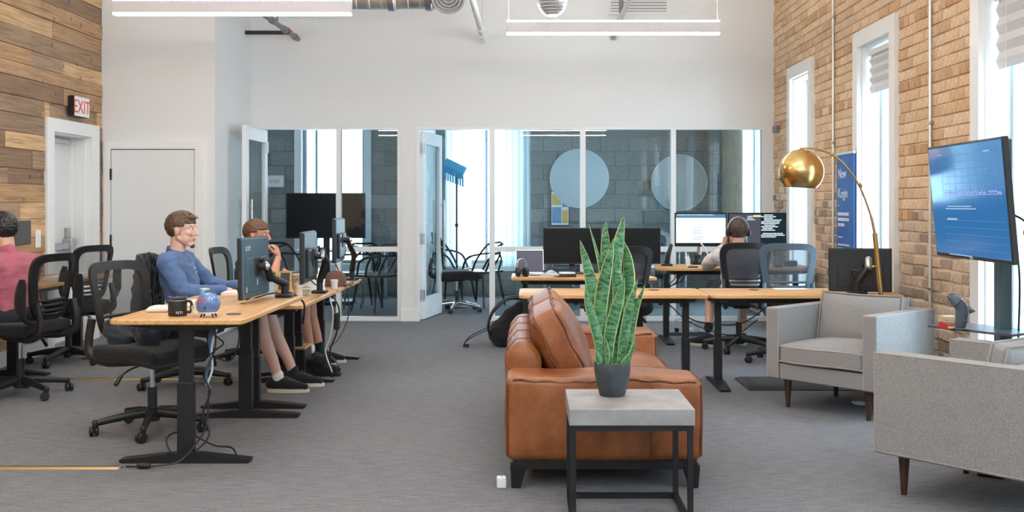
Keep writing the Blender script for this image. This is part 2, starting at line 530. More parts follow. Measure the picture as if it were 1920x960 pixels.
M = dict(
    white=plain('white_paint', (.78, .785, .79), .6, bump=.05, bscale=120),
    trim=plain('white_trim_paint', (.84, .84, .83), .4),
    alu=plain('white_frame_paint', (.80, .82, .83), .35),
    mortar=plain('mortar', (.76, .60, .45), .9, bump=.8, bscale=60, var=.15, vscale=9),
    brick=m_brick('tan_brick', [(.76, .545, .345), (.71, .49, .295), (.79, .58, .385), (.66, .435, .25), (.77, .56, .365), (.80, .60, .405), (.73, .51, .315)]),
    header=m_brick('brown_brick', [(.58, .355, .19), (.64, .41, .235), (.52, .31, .165), (.68, .45, .27)]),
    rough=m_brick('weathered_brick', [(.62, .49, .37), (.42, .33, .26), (.68, .52, .385), (.52, .40, .30), (.70, .56, .43), (.33, .26, .21), (.65, .51, .38)]),
    block=m_brick('concrete_block', [(.25, .265, .265), (.30, .31, .305), (.22, .23, .232), (.275, .285, .28)]),
    blockmortar=plain('grey_mortar', (.23, .24, .24), .9, bump=.4, bscale=70),
    planks=m_planks('reclaimed_planks', [(.52, .32, .17), (.38, .25, .155), (.66, .43, .235), (.33, .22, .145), (.49, .30, .165), (.42, .29, .195), (.70, .46, .25), (.28, .175, .11)], (55, 2.2, 55)),
    carpet=m_carpet(), leather=m_leather(), desk=m_deskwood(),
    seam=plain('dark_leather_seam', (.15, .045, .016), .5),
    grey=m_fabric('grey_tweed', (.295, .282, .28), .42),
    piping=m_fabric('grey_piping', (.36, .34, .325)),
    walnut=plain('dark_walnut', (.055, .028, .016), .35, var=.4, vscale=3, vstretch=(30, 30, 3)),
    black=plain('black_powder_coat', (.010, .010, .012), .42),
    plastic=plain('black_plastic', (.014, .0145, .016), .38),
    fabric_black=m_fabric('black_fabric', (.016, .016, .0175), .4, 500, .4),
    net=m_net('black_chair_net', (.05, .052, .056), .70),
    net2=m_net('dense_black_net', (.030, .034, .042), .26),
    netblue=m_net('grey_chair_net', (.10, .15, .20), .55),
    greyplastic=plain('blue_grey_plastic', (.10, .155, .215), .45),
    chrome=plain('chrome', (.75, .77, .8), .12, 1),
    winalu=plain('window_aluminium', (.40, .52, .58), .35),
    steel=plain('brushed_steel', (.52, .53, .55), .3, 1, var=.15, vscale=20),
    galv=plain('galvanised_duct', (.78, .76, .72), .38, 1, var=.2, vscale=6),
    brass=plain('brushed_brass', (.66, .44, .17), .24, 1, var=.1, vscale=30),
    brassdull=plain('brass_strip', (.50, .40, .22), .35, 1),
    concrete=plain('grey_concrete', (.29, .28, .282), .55, bump=.15, bscale=90, var=.2, vscale=9),
    pot=plain('charcoal_pot', (.045, .055, .065), .55, bump=.1, bscale=100, var=.35, vscale=14),
    soil=plain('mossy_soil', (.24, .26, .06), .9, bump=1, bscale=120, var=.5, vscale=40),
    leaf=m_leaf(),
    glass=m_glass(refl=2.2), sash=m_glass('daylight_glass', (.94, .98, 1.0), 1.0),
    cupglass=m_glass('clear_plastic', (.86, .92, .94), 1.2),
    paper=plain('white_paper', (.82, .81, .79), .7), bluepaper=plain('blue_card', (.10, .32, .62), .5),
    yellow=plain('yellow_note', (.80, .66, .28), .7),
    banner=plain('blue_banner_cloth', (.028, .125, .44), .55, var=.12, vscale=5),
    inkwhite=plain('white_print', (.82, .84, .88), .6), inkred=plain('red_print', (.75, .05, .04), .5),
    greyink=plain('grey_print', (.50, .52, .54), .5),
    red=plain('red_cover', (.52, .03, .03), .45), cream=plain('cream_cover', (.62, .50, .33), .55),
    pages=plain('book_pages', (.70, .62, .48), .8),
    skin=plain('skin', (.66, .365, .265), .5, var=.08, vscale=12), skinpale=plain('fair_skin', (.70, .44, .35), .5, var=.06, vscale=12),
    skinred=plain('ruddy_skin', (.62, .31, .21), .5, var=.08, vscale=12),
    lip=plain('lips', (.50, .20, .17), .45), eyew=plain('eye_white', (.75, .74, .72), .2), iris=plain('iris', (.04, .03, .025), .15),
    hairbrown=plain('brown_hair', (.095, .055, .03), .5, var=.5, vscale=60), hairginger=plain('auburn_hair', (.125, .06, .03), .5, var=.4, vscale=60),
    hairblack=plain('black_hair', (.010, .010, .012), .35), hairdark=plain('dark_brown_hair', (.062, .038, .024), .5, var=.4, vscale=60),
    denim=m_fabric('blue_chambray', (.10, .17, .34), .3, 380), denimd=m_fabric('blue_collar_cloth', (.05, .12, .30), .3, 380),
    navy=m_fabric('navy_knit', (.035, .045, .085), .4, 380), rose=m_fabric('rose_tshirt', (.43, .125, .17), .22, 380),
    oxford=m_fabric('white_oxford', (.72, .66, .66), .08, 380), khaki=m_fabric('khaki_cloth', (.36, .27, .19), .2, 380),
    darkcloth=m_fabric('dark_trouser_cloth', (.03, .034, .045), .3, 380),
    shoe=m_fabric('charcoal_wool_shoe', (.022, .022, .03), .3, 300), sole=plain('off_white_sole', (.72, .66, .58), .6), lace=plain('grey_lace', (.14, .14, .17), .7),
    mug=plain('black_mug_coat', (.016, .018, .021), .4), helmet=plain('blue_helmet_gloss', (.10, .20, .44), .18, coat=.4, var=.25, vscale=30),
    silver=plain('silver_aluminium', (.62, .64, .66), .3, .7), whiteplastic=plain('white_plastic', (.80, .80, .79), .35),
    screenoff=plain('dark_screen', (.006, .007, .009), .28, spec=.3), screenpurple=plain('dark_blue_screen', (.030, .030, .065), .3, emit=.25),
    monback=plain('monitor_back', (.022, .030, .038), .35), monblue=plain('monitor_back_satin', (.055, .10, .135), .3),
    oak=plain('pale_oak', (.62, .40, .15), .5, var=.15, vscale=4), slate=plain('chalkboard', (.05, .055, .06), .7),
    cap=m_fabric('brown_cap_cloth', (.14, .075, .06), .25, 300), phone=plain('blue_grey_case', (.22, .33, .42), .4),
    cable=plain('black_cable', (.012, .012, .014), .45), cablewhite=plain('white_cable', (.75, .77, .78), .45), cableblue=plain('blue_cable', (.05, .2, .42), .45),
    shark=plain('slate_blue_figure', (.085, .115, .15), .45, var=.15, vscale=10), shelf=plain('steel_blue_shelf', (.10, .125, .17), .3, .3),
    post=plain('blue_steel_post', (.09, .155, .20), .35, .3),
    padmat=plain('black_rubber_mat', (.02, .022, .026), .6), curtain=m_curtain(),
    shade=plain('woven_shade', (.66, .66, .67), .8, bump=.5, bscale=150), fringe=plain('sky_blue_cloth', (.08, .34, .60), .7),
    disc=plain('pale_round_panel', (.58, .64, .68), .7), discgrey=plain('grey_round_panel', (.55, .57, .58), .7),
    lampglow=m_glow('lamp_diffuser', (1.0, .95, .88), 9), pendant=plain('pendant_housing', (.70, .67, .70), .4),
    pipegrey=plain('grey_pipe', (.20, .21, .22), .4, .3), pipewhite=plain('white_pipe', (.80, .80, .79), .4),
    wire=plain('thin_steel_wire', (.7, .68, .64), .35, .5),
    whiteshade=plain('lamp_inner_enamel', (.42, .40, .44), .4),
)
# ------------------------------------------------------------------ the room shell
XL, XR, YB, YF, ZC = -4.15, 2.677, 11.4, -3.0, 4.3
YM = 14.5                                   # far wall of the meeting rooms
struct('floor', MB().box(-4.6, 3.1, YF - .2, YM + .3, -.12, 0), M['carpet'], 'grey low-pile carpet running through the whole office', 'floor')
struct('ceiling', MB().box(-4.6, 3.1, YF - .2, YB + .12, ZC, ZC + .12).box(-4.6, 3.1, YB + .12, YM + .3, 2.72, 2.85), M['white'], 'white painted ceiling high above the desks', 'ceiling')

def wall_run(mb, axis, c0, c1, a0, a1, z0, z1, holes):
    """solid wall along an axis with rectangular openings (h0, h1, zb, zt)"""
    def put(u0, u1, b, t):
        if u1 - u0 < 1e-4 or t - b < 1e-4: return
        if axis == 'y': mb.box(c0, c1, u0, u1, b, t)
        else: mb.box(u0, u1, c0, c1, b, t)
    cur = a0
    for h0, h1, zb, zt in sorted(holes):
        put(cur, h0, z0, z1); put(h0, h1, z0, zb); put(h0, h1, zt, z1); cur = h1
    put(cur, a1, z0, z1)
    return mb

# left wall of reclaimed planks
D1 = (9.04, 9.82, 0, 1.92)
wl = struct('wall_left', wall_run(MB(), 'y', -4.42, -4.168, YF, 10.1, 0, ZC, [D1]), M['planks'], 'wall clad in mixed brown reclaimed planks', 'wall')
random.seed(11)
cyc = [.145, .155, .115, .13, .16, .15]
rows = []; z = 2.016
for i in range(14): rows.append((z, z + cyc[i % 6])); z += cyc[i % 6]
z = 2.016
for i in range(16):
    hgt = [.15, .135, .16, .125, .15, .14][i % 6]
    if z - hgt < .13: hgt = z - .12
    if hgt < .03: break
    rows.append((z - hgt, z)); z -= hgt
for (zb, zt) in rows:
    y = 10.098
    while y > 5.6:
        ln = random.uniform(.55, 2.1); y0 = max(5.4, y - ln)
        spans = [(y0, y)]
        if zb < 2.04:                        # keep clear of the exit door
            spans = []
            if y > 9.995: spans.append((max(y0, 9.995), y))
            if y0 < 8.905: spans.append((y0, min(y, 8.905)))
        t = random.uniform(0, .012)
        for (p, q) in spans:
            if q - p < .02: continue
            m = MB(); g = .0018; c = .003
            x1 = -4.152 + t
            m.add([(-4.17, p + g, zb + g), (-4.17, q - g, zb + g), (-4.17, q - g, zt - g), (-4.17, p + g, zt - g),
                   (x1 - c, p + g, zb + g), (x1 - c, q - g, zb + g), (x1 - c, q - g, zt - g), (x1 - c, p + g, zt - g),
                   (x1, p + g + c, zb + g + c), (x1, q - g - c, zb + g + c), (x1, q - g - c, zt - g - c), (x1, p + g + c, zt - g - c)],
                  [(0, 1, 2, 3), (0, 4, 5, 1), (1, 5, 6, 2), (2, 6, 7, 3), (3, 7, 4, 0), (4, 8, 9, 5), (5, 9, 10, 6), (6, 10, 11, 7), (7, 11, 8, 4), (8, 11, 10, 9)])
            m.build('plank', M['planks'], wl, smooth=False)
        y = y0
struct('baseboard_left', MB().box(-4.168, -4.13, YF, 8.91, 0, .12), M['trim'], 'white baseboard under the plank wall', 'baseboard')

# exit door in the plank wall
d1 = thing('door_1', 'white exit door with a steel push bar in the plank wall', 'door', (0, 0, 0), kind='structure')
MB().box(-4.19, -4.125, 8.91, 9.045, 0, 2.03).box(-4.19, -4.125, 9.815, 9.99, 0, 2.03).box(-4.19, -4.125, 9.045, 9.815, 1.915, 2.03).build('casing', M['trim'], d1, False)
MB().box(-4.42, -4.185, 9.04, 9.06, 0, 1.92).box(-4.42, -4.185, 9.80, 9.82, 0, 1.92).box(-4.42, -4.185, 9.06, 9.80, 1.90, 1.92).box(-4.34, -4.30, 9.77, 9.80, 0, 1.9).build('jamb', M['trim'], d1, False)
lf = MB().box(-4.37, -4.33, 9.062, 9.798, .01, 1.898).build('leaf', M['white'], d1, False)
pb = MB(); pb.rbox(-4.327, -4.265, 9.10, 9.72, .865, .925, .008); pb.rbox(-4.33, -4.25, 9.66, 9.76, .845, .965, .01)
pb.build('push_bar', M['steel'], d1)
MB().box(-4.328, -4.30, 9.69, 9.74, .97, 1.06).build('latch_case', M['steel'], d1, False)
MB().rbox(-4.33, -4.29, 9.3, 9.72, 1.84, 1.885, .01).build('door_closer', M['silver'], d1)

# closet box on the left with a plain door facing the room
struct('wall_left_return', MB().box(-4.42, -3.05, 10.1, 11.46, 0, ZC), M['white'], 'white wall block holding the plain closet door', 'wall')
d2 = thing('door_2', 'plain white closet door with black hinges in the white wall', 'door', (0, 0, 0), kind='structure')
x0, x1, zt = -4.05, -3.245, 1.808
MB().box(x0 - .075, x0 - .006, 10.068, 10.1, 0, zt + .082).box(x1 + .006, x1 + .09, 10.068, 10.1, 0, zt + .082).box(x0 - .006, x1 + .006, 10.068, 10.1, zt + .008, zt + .082).build('casing', M['trim'], d2, False)
MB().box(x0 - .006, x1 + .006, 10.097, 10.0995, 0, zt + .008).build('gap_shade_strip', M['black'], d2, False)  # black strip stands in for the shade between leaf and casing
MB().box(x0, x1 - .002, 10.082, 10.097, .012, zt).build('leaf', M['white'], d2, False)
for hz in (1.57, .93, .22):
    MB().rbox(x0 - .012, x0 + .006, 10.066, 10.084, hz - .055, hz + .055, .004).build('hinge', M['black'], d2)
struct('baseboard_return', MB().box(-4.168, x0 - .075, 10.085, 10.1, 0, .12).box(x1 + .09, -3.05, 10.085, 10.1, 0, .12).box(-3.05, -3.035, 10.085, 11.4, 0, .12), M['trim'], 'white baseboard along the closet block', 'baseboard')

# back wall: header and posts around the glazed meeting rooms
bw = MB().box(-3.06, 2.72, YB, YB + .12, 2.13, ZC).box(-1.40, -1.205, YB - .012, YB + .12, 0, 2.13).box(2.56, 2.72, YB, YB + .12, 0, 2.13).box(-3.06, -2.90, YB, YB + .12, 0, 2.13)
struct('wall_back', bw, M['white'], 'tall white wall above the glazed meeting rooms', 'wall')
struct('baseboard_back', MB().box(-1.405, -1.20, YB - .03, YB - .012, 0, .13), M['trim'], 'short white baseboard between the two meeting rooms', 'baseboard')

def glazing(name, label, xs, z_rail):
    g = thing(name, label, 'window', (0, 0, 0), kind='structure')
    fr = MB()
    y0, y1 = YB + .005, YB + .095
    for (a, b) in xs: fr.box(a, b, y0, y1, 0, 2.13)
    for i in range(len(xs) - 1):
        a, b = xs[i][1], xs[i + 1][0]
        fr.box(a, b, y0, y1, 0, .045).box(a, b, y0, y1, 2.10, 2.13).box(a, b, y0, y1, z_rail - .027, z_rail + .027)
    fr.build('window_frame', M['alu'], g, False)
    for i in range(len(xs) - 1):
        a, b = xs[i][1], xs[i + 1][0]
        MB().box(a, b, YB + .046, YB + .054, z_rail + .027, 2.10).build('pane', M['glass'], g, False)
        MB().box(a, b, YB + .046, YB + .054, .045, z_rail - .027).build('pane', M['glass'], g, False)
    return g
glazing('window_1', 'single glazed panel of the small meeting room with the screen', [(-2.118, -2.066), (-1.445, -1.40)], .786)
glazing('window_2', 'three wide glazed panels of the large meeting room', [(-.435, -.376), (.562, .620), (1.556, 1.612), (2.555, 2.60)], .786)
struct('trim_1', MB().box(-2.90, -2.118, YB + .005, YB + .095, 2.10, 2.13).box(-2.93, -2.90, YB - .005, YB + .1, 0, 2.13), M['alu'], 'white head frame over the open left glass door', 'trim')
struct('trim_2', MB().box(-1.205, -.435, YB + .005, YB + .095, 2.10, 2.13).box(-1.235, -1.20, YB - .02, YB + .1, 0, 2.13), M['alu'], 'white head frame over the right glass door', 'trim')

def glass_door(name, label, loc, rz, w):
    d = thing(name, label, 'door', loc, rz, kind='structure')
    h = 2.085; s = .105
    MB().box(0, s, -.022, .022, .012, h).box(w - s, w, -.022, .022, .012, h).box(s, w - s, -.022, .022, .012, .25).box(s, w - s, -.022, .022, h - .14, h).build('door_frame', M['alu'], d, False)
    MB().box(s, w - s, -.004, .004, .25, h - .14).build('pane', M['glass'], d, False)
    for sg in (-1, 1):
        m = MB(); y = sg * .062
        m.tube([(w - .055, y, .72), (w - .055, y, 1.33)], .012, 10)
        for zz in (.78, 1.27): m.tube([(w - .055, sg * .02, zz), (w - .055, y, zz)], .008, 8)
        m.build('pull_handle', M['steel'], d)
    for hz in (.28, .9, 1.9):
        MB().rbox(-.012, .03, -.03, .03, hz - .06, hz + .06, .006).build('hinge', M['steel'], d)
    return d
glass_door('door_3', 'open glass door swung into the office beside the closet block', (-2.885, 11.39, 0), -PI / 2, .86)
glass_door('door_4', 'open glass door swung into the large meeting room', (-1.185, 11.47, 0), math.radians(79), .75)

# meeting rooms behind the glass
WA = (-3.17, -2.30, .45, 2.55); WB = (-1.08, -.14, .45, 2.55)
fw = struct('wall_far', wall_run(MB(), 'x', YM + .012, YM + .25, -4.3, 3.0, 0, 2.8, [WA, WB]), M['blockmortar'], 'grey concrete block wall at the far end of the meeting rooms', 'wall')
random.seed(5)
bl = {}
def block_mesh(L, H):
    k = (round(L, 3), round(H, 3))
    if k not in bl:
        c = .006
        vs = []
        for (y, i) in ((.03, 0), (.004, 0), (0, c)):
            vs += [(i, y, i), (L - i, y, i), (L - i, y, H - i), (i, y, H - i)]
        o = MB().add(vs, [(0, 1, 2, 3), (0, 4, 5, 1), (1, 5, 6, 2), (2, 6, 7, 3), (3, 7, 4, 0), (4, 8, 9, 5), (5, 9, 10, 6), (6, 10, 11, 7), (7, 11, 8, 4), (8, 11, 10, 9)]).build('block', M['block'], None, False)
        me = o.data; bpy.data.objects.remove(o); bl[k] = me
    return bl[k]
for r in range(11):
    zb = .02 + r * .2; x = -4.2 + (.2 if r % 2 else 0)
    if r % 2:
        o = bpy.data.objects.new('block', block_mesh(.19, .19)); COL.objects.link(o); o.parent = fw; o.location = (-4.2, YM, zb)
    while x < 2.5:
        segs = [(x, min(x + .392, 2.68))]
        for h in (WA, WB):
            if zb + .19 > h[2]:
                ns = []
                for a, b in segs:
                    if b <= h[0] or a >= h[1]: ns.append((a, b)); continue
                    if a < h[0]: ns.append((a, h[0] - .004))
                    if b > h[1]: ns.append((h[1] + .004, b))
                segs = ns
        for a, b in segs:
            if b - a > .04:
                o = bpy.data.objects.new('block', block_mesh(b - a, .19)); COL.objects.link(o); o.parent = fw
                o.location = (a, YM + random.uniform(-.002, .003), zb)
        x += .4
struct('wall_meeting_left', MB().box(-4.42, -4.2, 11.46, YM + .012, 0, 2.8), M['white'], 'white end wall of the small meeting room', 'wall')
struct('wall_partition', MB().box(-1.44, -1.30, YB + .12, YM, 0, 2.75), M['white'], 'white partition between the two meeting rooms', 'wall')

def sash(name, label, axis, c, a0, a1, z0, z1, bars, t=.05, parent=None):
    """window set in an opening: frame, glazing bars, pane"""
    w = thing(name, label, 'window', (0, 0, 0), kind='structure')
    fr = MB(); f = .045
    def put(m, u0, u1, b, t2, d0, d1):
        if axis == 'y': m.box(c + d0, c + d1, u0, u1, b, t2)
        else: m.box(u0, u1, c + d0, c + d1, b, t2)
    put(fr, a0, a0 + f, z0, z1, 0, t); put(fr, a1 - f, a1, z0, z1, 0, t)
    put(fr, a0 + f, a1 - f, z0, z0 + f, 0, t); put(fr, a0 + f, a1 - f, z1 - f, z1, 0, t)
    for b in bars: put(fr, b - .018, b + .018, z0 + f, z1 - f, .004, t - .004)
    fr.build('window_frame', M['winalu'], w, False)
    e = [a0 + f] + [q for b in bars for q in (b - .018, b + .018)] + [a1 - f]
    for i in range(0, len(e), 2):
        m = MB(); put(m, e[i], e[i + 1], z0 + f, z1 - f, t * .5 - .003, t * .5 + .003)
        m.build('pane', M['sash'], w, False)
    return w
wa = sash('window_3', 'bright window behind the wall screen in the small meeting room', 'x', YM + .12, WA[0], WA[1], WA[2], WA[3], [-2.99])
MB().box(WA[0] - .1, WA[0], YM - .02, YM + .012, WA[2] - .1, 2.7).box(WA[1], WA[1] + .1, YM - .02, YM + .012, WA[2] - .1, 2.7).box(WA[0], WA[1], YM - .03, YM + .12, WA[2] - .1, WA[2]).build('casing', M['trim'], wa, False)
wb = sash('window_4', 'bright curtained window of the large meeting room', 'x', YM + .12, WB[0], WB[1], WB[2], WB[3], [-.6])
MB().box(WB[0] - .08, WB[0], YM - .02, YM + .012, WB[2] - .1, 2.7).box(WB[1], WB[1] + .08, YM - .02, YM + .012, WB[2] - .1, 2.7).box(WB[0], WB[1], YM - .03, YM + .12, WB[2] - .1, WB[2]).build('casing', M['trim'], wb, False)

# right wall of tan brick, tall windows
WIN = [(9.88, 10.58), (7.66, 8.40), (5.39, 6.13), (3.10, 3.84), (.90, 1.64), (-1.40, -.66), (12.0, 13.1)]
ZS, ZH = .30, 2.55
wr = struct('wall_right', wall_run(MB(), 'y', 2.688, 2.98, YF, YM + .2, 0, ZC, [(a, b, ZS, ZH) for a, b in WIN]), M['mortar'], 'tan brick wall with tall windows', 'wall')
names = ['first', 'second', 'third']
wl_lab = ['narrow tall window nearest the glazed wall, behind the lamp shade', 'tall window behind the arc lamp pole, with a short woven shade',
          'tall window behind the tilted wall screen', 'tall window along the brick wall beside the seating, farther forward', 'tall window along the brick wall, second from the front',
          'tall window along the brick wall at its front end', 'window in the brick wall inside the large meeting room']
for i, (a, b) in enumerate(WIN):
    w = sash('window_%d' % (5 + i), wl_lab[i], 'y', 2.835, a, b, ZS, ZH, [a + (b - a) * .36, a + (b - a) * .70])
    if i < 6:
        cs = MB(); t = .12
        cs.box(2.648, 2.69, a - t, a, ZS - t, ZH + t).box(2.648, 2.69, b, b + t, ZS - t, ZH + t).box(2.648, 2.69, a, b, ZH, ZH + t).box(2.63, 2.69, a, b, ZS - t, ZS)
        cs.build('casing', M['trim'], w, False)
    MB().box(2.688, 2.98, a - .0, a + .012, ZS, ZH).box(2.688, 2.98, b - .012, b, ZS, ZH).box(2.688, 2.98, a + .012, b - .012, ZH - .012, ZH).box(2.66, 2.98, a + .012, b - .012, ZS, ZS + .02).build('reveal', M['trim'], w, False)

random.seed(3)
def brick_mesh(L, H, D, key={}):
    k = (round(L, 3), round(H, 3))
    if k not in key:
        c = .004
        vs = []
        for (x, i) in ((D, 0), (c, 0), (0, c)):
            vs += [(x, -L / 2 + i, -H / 2 + i), (x, L / 2 - i, -H / 2 + i), (x, L / 2 - i, H / 2 - i), (x, -L / 2 + i, H / 2 - i)]
        key[k] = (vs, [(0, 1, 2, 3), (0, 4, 5, 1), (1, 5, 6, 2), (2, 6, 7, 3), (3, 7, 4, 0), (4, 8, 9, 5), (5, 9, 10, 6), (6, 10, 11, 7), (7, 11, 8, 4), (8, 11, 10, 9)])
    return key[k]
bricks = []
trims = [(a - .125, b + .125, ZS - .125, ZH + .125) for a, b in WIN[:6]]
H = .066; P = .0765
for r in range(49):
    zc = .02 + H / 2 + r * P
    if zc > 3.75: break
    head = (r % 6 == 3)
    Lb = .098 if head else .213
    y = 5.3 + (0 if r % 2 else -.112)
    while y < 11.36:
        ln = Lb * random.uniform(.94, 1.04) if zc > 1.42 else Lb * random.uniform(.75, 1.1)
        segs = [(y, min(y + ln, 11.385))]
        for t in trims:
            if zc + H / 2 > t[2] and zc - H / 2 < t[3]:
                ns = []
                for a, b in segs:
                    if b <= t[0] or a >= t[1]: ns.append((a, b)); continue
                    if a < t[0]: ns.append((a, t[0]))
                    if b > t[1]: ns.append((t[1], b))
                segs = ns
        for a, b in segs:
            if b - a < .03: continue
            yc = (a + b) / 2
            if yc < 5.45: continue
            px = 992 + 2.677 * 1950 / yc; py = 383 - (zc - CAM_H) * 1950 / yc
            inview = px < 1935 and -15 < py < 975
            size = (b - a) * H / yc ** 3
            mk = 'rough' if zc < 1.30 + .12 * math.sin(yc * 2.3) else ('header' if head and random.random() < .7 else 'brick')
            bricks.append((0 if inview else 1, -size, a, b, zc, mk))
        y += ln + .0105
# those in view that show largest: nearest the viewer and not behind the furniture
def hidden(b):
    yc = (b[2] + b[3]) / 2
    px = 992 + 2.677 * 1950 / yc; py = 383 - (b[4] - CAM_H) * 1950 / yc
    return (1735 < px < 1912 and 262 < py < 490) or (px > 1640 and py > 660)
bricks.sort(key=lambda q: (1 if q[0] or hidden(q) else 0, q[1]))
rest = MB()
cache = {}
MK = ['brick', 'header', 'rough']
for i, (v, s, a, b, zc, mk) in enumerate(bricks):
    yc = (a + b) / 2
    Lq = round((b - a) / .006) * .006 if mk != 'rough' else round((b - a) / .012) * .012
    x = XR + random.uniform(-.0035, .0035) if mk != 'rough' else XR + random.uniform(-.008, .008)
    Hq = H if mk != 'rough' else random.choice((.055, .06, .066))
    vs, fs = brick_mesh(Lq, Hq, .03)
    R = Matrix.Rotation(random.uniform(-.035, .035) if mk == 'rough' else random.uniform(-.006, .006), 4, 'X')
    if i < 296:
        k = (round(Lq, 3), round(Hq, 3), mk)
        if k not in cache:
            o = MB().add(vs, fs).build('brick', M[mk], None, False); cache[k] = o.data; bpy.data.objects.remove(o)
        o = bpy.data.objects.new('brick', cache[k]); COL.objects.link(o); o.parent = wr
        o.location = (x, yc, zc); o.rotation_euler = R.to_euler()
    else:
        rest.M = Matrix.Translation((x, yc, zc)) @ R; rest.cm = MK.index(mk); rest.add(vs, fs)
rest.build('brick_field', [M[k] for k in MK], wr, False, kind='stuff')
# plain end of the brick wall outside the picture is left to the mortar coat

# front of the office behind the viewpoint: high windows added for fill light
struct('wall_front', wall_run(MB(), 'x', YF - .2, YF, -4.42, 2.98, 0, ZC, [(-3.6, -.9, 3.25, 4.15), (-.5, 2.2, 3.25, 4.15)]), M['white'], 'white front wall with two high openings added for fill light', 'wall')
sash('window_12', 'unseen high window added for fill light, plank wall side', 'x', YF - .12, -3.6, -.9, 3.25, 4.15, [-2.7, -1.8])
sash('window_13', 'unseen high window added for fill light, brick wall side', 'x', YF - .12, -.5, 2.2, 3.25, 4.15, [.4, 1.3])

# ------------------------------------------------------------------ things on walls and overhead
def pendant(x, y, label, z=2.735, rod=None, group=None):
    p = thing('pendant_light', label, 'light', (x, y, z), 0, group)
    hw = .915
    MB().rbox(-hw, hw, -.04, .04, .014, .104, .004).build('housing', M['pendant'], p)
    MB().box(-hw + .004, hw - .004, -.034, .034, 0, .0138).build('lower_diffuser', M['glow_down'], p, False)
    MB().box(-hw + .004, hw - .004, -.034, .034, .1042, .116).build('upper_diffuser', M['glow_up'], p, False)
    for s in (-1, 1):
        MB().tube([(s * (hw - .02), 0, .116), (s * (hw - .02), 0, ZC - z)], .0032, 6).build('suspension_wire', M['wire'], p)
    return p
M['glow_down'] = m_glow('lamp_diffuser_down', (1.0, .945, .875), LAMP_DOWN)
M['glow_up'] = m_glow('lamp_diffuser_up', (1.0, .945, .875), LAMP_UP)
pendant(.72, 8.92, 'white linear pendant light hanging before the wall vent')
pendant(-2.28, 8.0, 'white linear pendant light hanging over the man in blue')
for y, n_ in ((5.6, 'just out of the picture'), (3.2, 'above the viewpoint'), (.8, 'behind the viewpoint')):
    for x, k_ in ((.72, 'sofa'), (-2.28, 'plank wall')):
        pendant(x, y, 'white linear pendant light %s, on the %s side' % (n_, k_), group='pendant lights over the front of the office')

# spiral ducts
def duct(name, label, p, q, r, cap=True):
    p = Vector(p); q = Vector(q); d = thing(name, label, 'duct', p)
    v = q - p; Ln = v.length; u = v.normalized()
    Q = u.to_track_quat('Z', 'Y').to_matrix()
    prof = []
    k = int(Ln / .11)
    for i in range(k):
        z = Ln * i / k
        prof += [(r, z), (r + .006, z + .006), (r + .006, z + .014), (r, z + .02)]
    prof.append((r, Ln))
    MB().lathe(prof, 32, (0, 0, 0), Q).build('duct_tube', M['galv'], d)
    return d, u, Q
dd, u, Q = duct('spiral_duct', 'silver spiral duct running level under the ceiling', (-3.0, 9.2, 3.14), (-.85, 9.2, 3.14), .135)
for bx_ in (1.75, 2.08): MB().lathe([(.14, 0), (.152, .01), (.152, .06), (.14, .07)], 32, (bx_, 0, 0), Q).build('joint_band', M['steel'], dd)
e = MB(); Qd = Vector((0, -.95, -.3)).to_track_quat('Z', 'Y').to_matrix()
e.tube(bez([(2.1, 0, 0), (2.2, 0, .0), (2.27, -.05, -.01), (2.29, -.14, -.04)], 12), .135, 28)
e.build('elbow', M['galv'], dd)
r_ = MB()
for a in (.155, .125, .095, .065, .035): r_.lathe([(a, 0), (a - .006, .02), (a - .02, .022), (a - .022, 0)], 32, (2.30, -.17, -.055), Qd)
r_.build('diffuser_rings', M['silver'], dd)
# round globe diffuser with stepped rings near the vent
gd = thing('round_diffuser', 'round stepped glass ceiling globe above the pendant light', 'light', (.19, 8.6, 2.83))
g = MB()
prof = []
for i in range(9):
    a = PI * .5 * i / 8
    r = .128 * math.cos(a * .96); z = .16 - .16 * math.sin(a)
    prof += [(r, z + .008), (r + .004, z)]
prof = prof[::-1]
g.lathe([(.001, -.002)] + prof, 36, (0, 0, .0)); g.build('ringed_globe', M['silver'], gd)
MB().lathe([(.05, .16), (.132, .165), (.135, .19), (.04, .22), (.012, .26), (.012, ZC - 2.83)], 28).build('stem', M['wire'], gd)
MB().ell((0, 0, .07), (.075, .075, .07), 20, 12).build('bulb', m_glow('bulb', (1, .95, .85), 5), gd)

def pipe(name, label, cat, pts, r, mat, joints=(), jr=None, jm=None):
    t = thing(name, label, cat, pts[0])
    q = [Vector(p) - Vector(pts[0]) for p in pts]
    MB().tube(q, r, 12).build('pipe_run', mat, t)
    for f in joints:
        p = q[0].lerp(q[-1], f); d = (q[-1] - q[0]).normalized() * .035
        MB().tube([p - d, p + d], jr or r * 1.35, 12).build('coupling', jm or mat, t)
    return t
pg = pipe('sprinkler_pipe', 'dark grey pipe with a red coupling ending at the white wall', 'pipe', [(-2.53, 11.395, 3.09), (-2.53, 9.55, 3.09)], .026, M['pipegrey'], (.08, .35, .62), .036)
MB().tube([(0, -.52, 0), (0, -.55, 0)], .04, 12).build('red_coupling', plain('rusty_red', (.35, .05, .03), .5), pg)
MB().tube([(0, -.95, 0), (0, -.95, 1.2)], .012, 8).build('hanger_rod', M['pipegrey'], pg)
MB().tube([(0, -1.75, 0), (0, -1.75, 1.2)], .012, 8).build('hanger_rod', M['pipegrey'], pg)
tag(MB().rbox(-3.05, -2.545, 11.16, 11.2, 3.105, 3.145, .006).build('bracket_bar', M['black']), 'black square bar bracing the grey pipe to the corner', 'bracket')
pw = pipe('sprinkler_pipe', 'white pipe with couplings ending at the white wall', 'pipe', [(-.50, 11.395, 3.08), (-.49, 8.2, 3.06)], .03, M['pipewhite'], (.03, .13, .24), .042)
